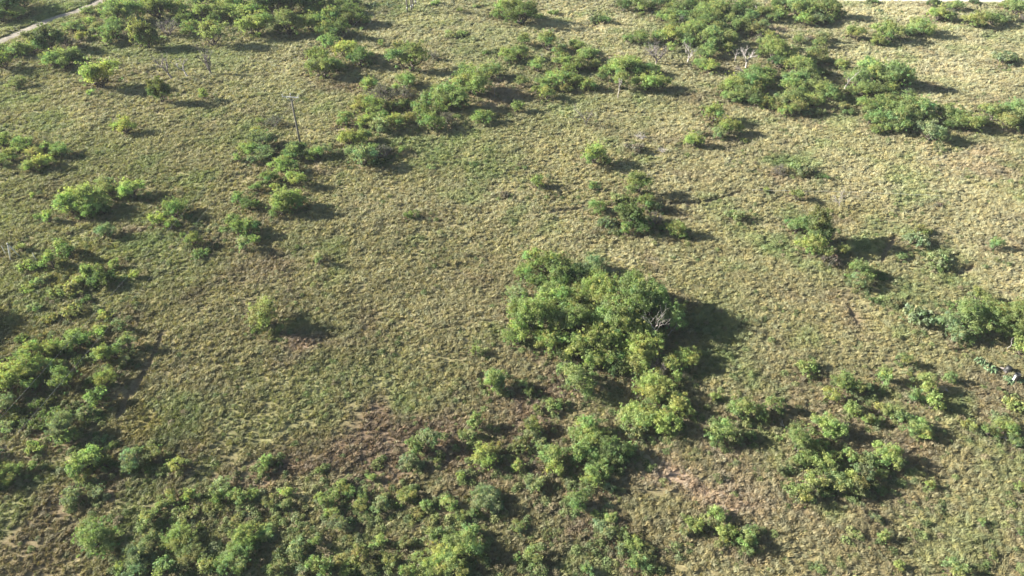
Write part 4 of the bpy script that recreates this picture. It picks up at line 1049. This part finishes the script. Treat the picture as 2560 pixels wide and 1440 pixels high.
dead_tree('fallen_dead_tree', 1180, 181, 10, 'short white fallen limb behind the big yellow-green bush', 31, M_DEAD, .4, (1.5, .2), kids=2, levels=2)

# ------------------------------------------------------------------ utility poles and wires
def insulator(parent, loc, r=.09):
    mb = MB(); x, y, z = loc
    mb.tube([(x, y, z), (x, y, z + .10), (x, y, z + .14), (x, y, z + .24), (x, y, z + .30)], [r * .35, r * .4, r, r * .8, r * .3], n=10)
    mb.build('insulator', M_CERAMIC, parent)

P1 = ground_at(751, 361); P2 = ground_at(1030, 27)
ldir = (P2 - P1); ldir.z = 0; ldir.normalize()
side = Vector((ldir.y, -ldir.x, 0))
PH = 9.0
e = empty('utility_pole', P1)
tag(e, 'leaning-looking grey wooden utility pole with a crossarm, upper left of centre', 'utility pole')
MB().tube([(0, 0, -.5), (0, 0, 3), (0, 0, 6), (0, 0, PH)], [.19, .17, .15, .12], n=12).build('pole', M_POLE, e)
rotm = Matrix((( side.x, ldir.x, 0), (side.y, ldir.y, 0), (0, 0, 1)))
MB().box((ldir.x * -.14, ldir.y * -.14, PH - .35), (2.9, .12, .14), rotm).build('crossarm', M_PALE, e, smooth=False)
for s_ in (-1, 1):
    MB().tube([tuple(side * s_ * .75 - ldir * .2 + Vector((0, 0, PH - .42))), tuple(-ldir * .17 + Vector((0, 0, PH - 1.15)))], [.03, .03], n=6).build('brace', M_WIRE, e)
offs = (-1.38, 0.0, 1.38)
for o_ in offs:
    q = side * o_ - ldir * (.14 if o_ else 0)
    insulator(e, (q.x, q.y, PH - .28 if o_ else PH - .02))
# wires run on past the bottom left corner and back to the poles at the top edge
def wire(p, q, sag, label):
    mb = MB(); n = 40; pts_ = []
    for i in range(n + 1):
        t_ = i / n; w_ = p.lerp(q, t_); w_.z -= sag * 4 * t_ * (1 - t_); pts_.append(tuple(w_))
    mb.tube(pts_, [.006] * (n + 1), n=6)
    o = mb.build('overhead_wire', M_WIRE); tag(o, label, 'wire', 'overhead wires on the utility poles')
back = at(42, 1047, 7.6) - P1; back.z = 0; L_ = back.length; bdir = back / L_
bside = Vector((-bdir.y, bdir.x, 0)) * -1
if bside.dot(side) < 0: bside = -bside
names = ('left', 'middle', 'right')
for o_, nm in zip(offs, names):
    if o_ == 0.0: continue
    a = P1 + side * o_ - ldir * .14 + Vector((0, 0, PH - .02))
    b_ = P1 + bdir * (L_ * 1.5) + bside * o_; b_.z = 8.6
    wire(a, b_, 1.1, nm + ' overhead wire running from the utility pole to the lower left')
    c_ = Vector((P2.x + side.x * o_, P2.y + side.y * o_, 9.6))
    wire(a, c_, .9, nm + ' overhead wire running from the utility pole to the four poles')

for (px, py, hh, lab) in ((1019, 32, 10.5, 'leftmost and nearest of the four tall poles at the top edge'),
                          (1029, 29, 10.5, 'second from the left of four tall poles at the top edge'),
                          (1033, 24, 10.0, 'third from the left of four tall poles at the top edge'),
                          (1040, 16, 9.5, 'rightmost and farthest of the four poles, a dark stub at its foot')):
    p = ground_at(px, py)
    e = empty('wooden_pole', p); tag(e, lab, 'pole', 'four tall poles at the top edge')
    MB().tube([(0, 0, -.5), (0, 0, 3), (0, 0, 6.5), (0, 0, hh)], [.20, .18, .16, .13], n=12).build('pole', M_POLE, e)
    MB().tube([(0, 0, .9), (.01, 0, 1.3)], [.205, .2], n=12).build('metal_band', M_WIRE, e)
    MB().box((0, 0, hh - .4), (2.2, .12, .14), rotm).build('crossarm', M_PALE, e, smooth=False)

# tripod of pale posts and lone fence posts at the left edge
p = at(27, 654); p.z = hgt(p.x, p.y)
e = empty('post_tripod', p); tag(e, 'three pale posts leaned together into a tripod, left edge', 'post tripod')
s_ = 1 / ppm(650)
apex = Vector((5 * s_, 12 * s_, 2.35))
for q in ((0, 0, -.2), (-.50, 1.05, -.2), (.85, .95, -.2)):
    MB().tube([q, tuple(Vector(q).lerp(apex, .5)), tuple(apex + (apex - Vector(q)) * .05)], [.075, .07, .055], n=8).build('leg', M_PALE, e)
MB().tube([tuple(apex + Vector((0, 0, -.16))), tuple(apex + Vector((0, 0, -.02)))], [.13, .10], n=10).build('wire_binding', M_DEADDARK, e)
for px, py, lab in ((93, 656, 'thin pale fence post right of the post tripod, left edge'), (15, 637, 'thin pale fence post left of the post tripod, left edge')):
    p = ground_at(px, py)
    o = MB().tube([(0, 0, -.3), (.02, 0, .7), (0, .02, 1.5), (0, .02, 1.56)], [.055, .05, .05, .03], n=8).build('fence_post', M_PALE)
    o.location = p; tag(o, lab, 'fence post')

# pale strand of fence wire in the grass on the right
pts_ = []
for i in range(41):
    t_ = i / 40; q = at(1880 + 480 * t_, 477 + 8 * t_ + 6 * t_ * t_ * (1 if t_ > .6 else t_), .62)
    pts_.append((q.x, q.y, .78 + hgt(q.x, q.y) * .3 + .05 * math.sin(i * .9)))
mb = MB(); mb.tube(pts_, [.016] * len(pts_), n=6)
o = mb.build('fence_wire', M_PALE); tag(o, 'thin pale strand of wire strung across the grass, right of centre', 'wire')

# white drum lying by the cactus on the right edge
p = ground_at(2537, 950)
e = empty('drum', p, math.radians(20)); tag(e, 'upright black and white drum beside pale cactus at the right edge', 'drum')
H_ = 1.15; prof = [(0, .0), (.30, .0), (.34, .04), (.345, .3), (.36, .33), (.345, .36), (.345, .72), (.36, .75), (.345, .78), (.34, H_ - .05), (.31, H_)]
def lathe(prof, n=28, a0=0, a1=2 * math.pi, off=0):
    mb = MB(); closed = abs(a1 - a0 - 2 * math.pi) < 1e-6; m_ = n if closed else n + 1
    for r, z in prof:
        for k_ in range(m_):
            a = a0 + (a1 - a0) * k_ / n; mb.v.append(((r + off) * math.cos(a), (r + off) * math.sin(a), z))
    for i in range(len(prof) - 1):
        for k_ in range(n):
            a = i * m_ + k_; b_ = i * m_ + ((k_ + 1) % m_ if closed else k_ + 1)
            mb.f.append((a, b_, b_ + m_, a + m_))
    return mb
lathe(prof).build('body', M_BLACK, e)
lathe([(.352, .10), (.352, .30), (.366, .33), (.352, .36), (.352, .70), (.366, .75), (.352, .78), (.352, H_ - .12)], 12, math.radians(163), math.radians(197), .008).build('white_panel', M_WHITE, e)
lathe([(0, H_ - .02), (.29, H_ - .02), (.30, H_ + .01), (.31, H_ + .01), (.315, H_ - .03)]).build('lid', M_BLACK, e)

# prickly pear cacti
def pear(px, py, w, label, seed):
    rs = np.random.RandomState(seed); p = ground_at(px, py); R = w / ppm(py) / 2
    e = empty('prickly_pear_cactus', p); tag(e, label, 'cactus', 'pale prickly pear cacti')
    for s_ in range(3):
        mb = MB()
        for k_ in range(14):
            a = rs.rand() * 6.28; d = R * math.sqrt(rs.rand()); z = .12 + (1 - d / R) * R * .55 * rs.rand()
            c = Vector((d * math.cos(a), d * math.sin(a), z)); r = .16 + .08 * rs.rand()
            n_ = Vector((rs.randn(), rs.randn(), .25 * rs.randn())).normalized(); u = n_.cross(Vector((0, 0, 1))).normalized(); w_ = n_.cross(u)
            base = len(mb.v)
            for ring, (rr, tt) in enumerate(((.55, .035), (1, .012), (1, -.012), (.55, -.035))):
                for j in range(12):
                    b_ = 2 * math.pi * j / 12
                    mb.v.append(tuple(c + (u * math.cos(b_) * r * .8 + w_ * math.sin(b_) * r * 1.15) * rr + n_ * tt))
            for ring in range(3):
                for j in range(12):
                    mb.f.append((base + ring * 12 + j, base + ring * 12 + (j + 1) % 12, base + (ring + 1) * 12 + (j + 1) % 12, base + (ring + 1) * 12 + j))
            mb.f.append(tuple(base + j for j in range(12))[::-1]); mb.f.append(tuple(base + 36 + j for j in range(12)))
        mb.build('pads', M_CACTUS, e)
for i, (px, py, w, lab) in enumerate(((2452, 902, 34, 'pale cactus clump, highest of the group above left of the drum'),
    (2478, 920, 32, 'pale cactus clump midway between the upper clump and the drum'), (2524, 950, 30, 'small pale cactus against the left side of the drum'),
    (2548, 952, 22, 'small pale cactus just right of the drum'), (2395, 790, 20, 'small pale cactus at the foot of the right edge grove'),
    (930, 14, 30, 'pale cactus patch left of the four poles, top edge'), (975, 14, 34, 'pale cactus patch nearest the four poles, top edge'),
    (498, 6, 22, 'pale cactus in the thicket at the top left edge'), (2196, 30, 26, 'pale cactus on dry grass near the top right road'))):
    pear(px, py, w, lab, 300 + i)

# dark burrow-like stump and pale rocks by the drum
p = ground_at(2519, 925)
e = empty('tree_stump', p); tag(e, 'dark charred tree stump above the drum, right edge', 'stump')
MB().tube([(0, 0, -.2), (0, 0, .15), (.02, 0, .5), (.05, 0, .75)], [.55, .42, .34, .30], n=11).build('trunk', M_BLACK, e)
for a in (0.4, 2.2, 3.9, 5.3):
    MB().tube([(0, 0, .3), (math.cos(a) * .5, math.sin(a) * .5, .12), (math.cos(a) * 1.1, math.sin(a) * 1.1, -.05)], [.16, .11, .05], n=7).build('root', M_DEADDARK, e)

# ------------------------------------------------------------------ the faint haze of the far ground
hz = MB().box((0, 98, 31), (640, 360, 66)).build('haze', M_WIRE, smooth=False)
m, nt, ns, ln = new_mat('haze_air')
out = N(ns, 'ShaderNodeOutputMaterial'); v_ = N(ns, 'ShaderNodeVolumePrincipled')
v_.inputs['Color'].default_value = (.86, .92, 1, 1); v_.inputs['Density'].default_value = .00012
v_.inputs['Anisotropy'].default_value = 0
ln.new(v_.outputs[0], out.inputs['Volume'])
hz.data.materials.clear(); hz.data.materials.append(m)
tag(hz, kind='stuff', label='faint pale haze in the air over the plain', cat='haze')
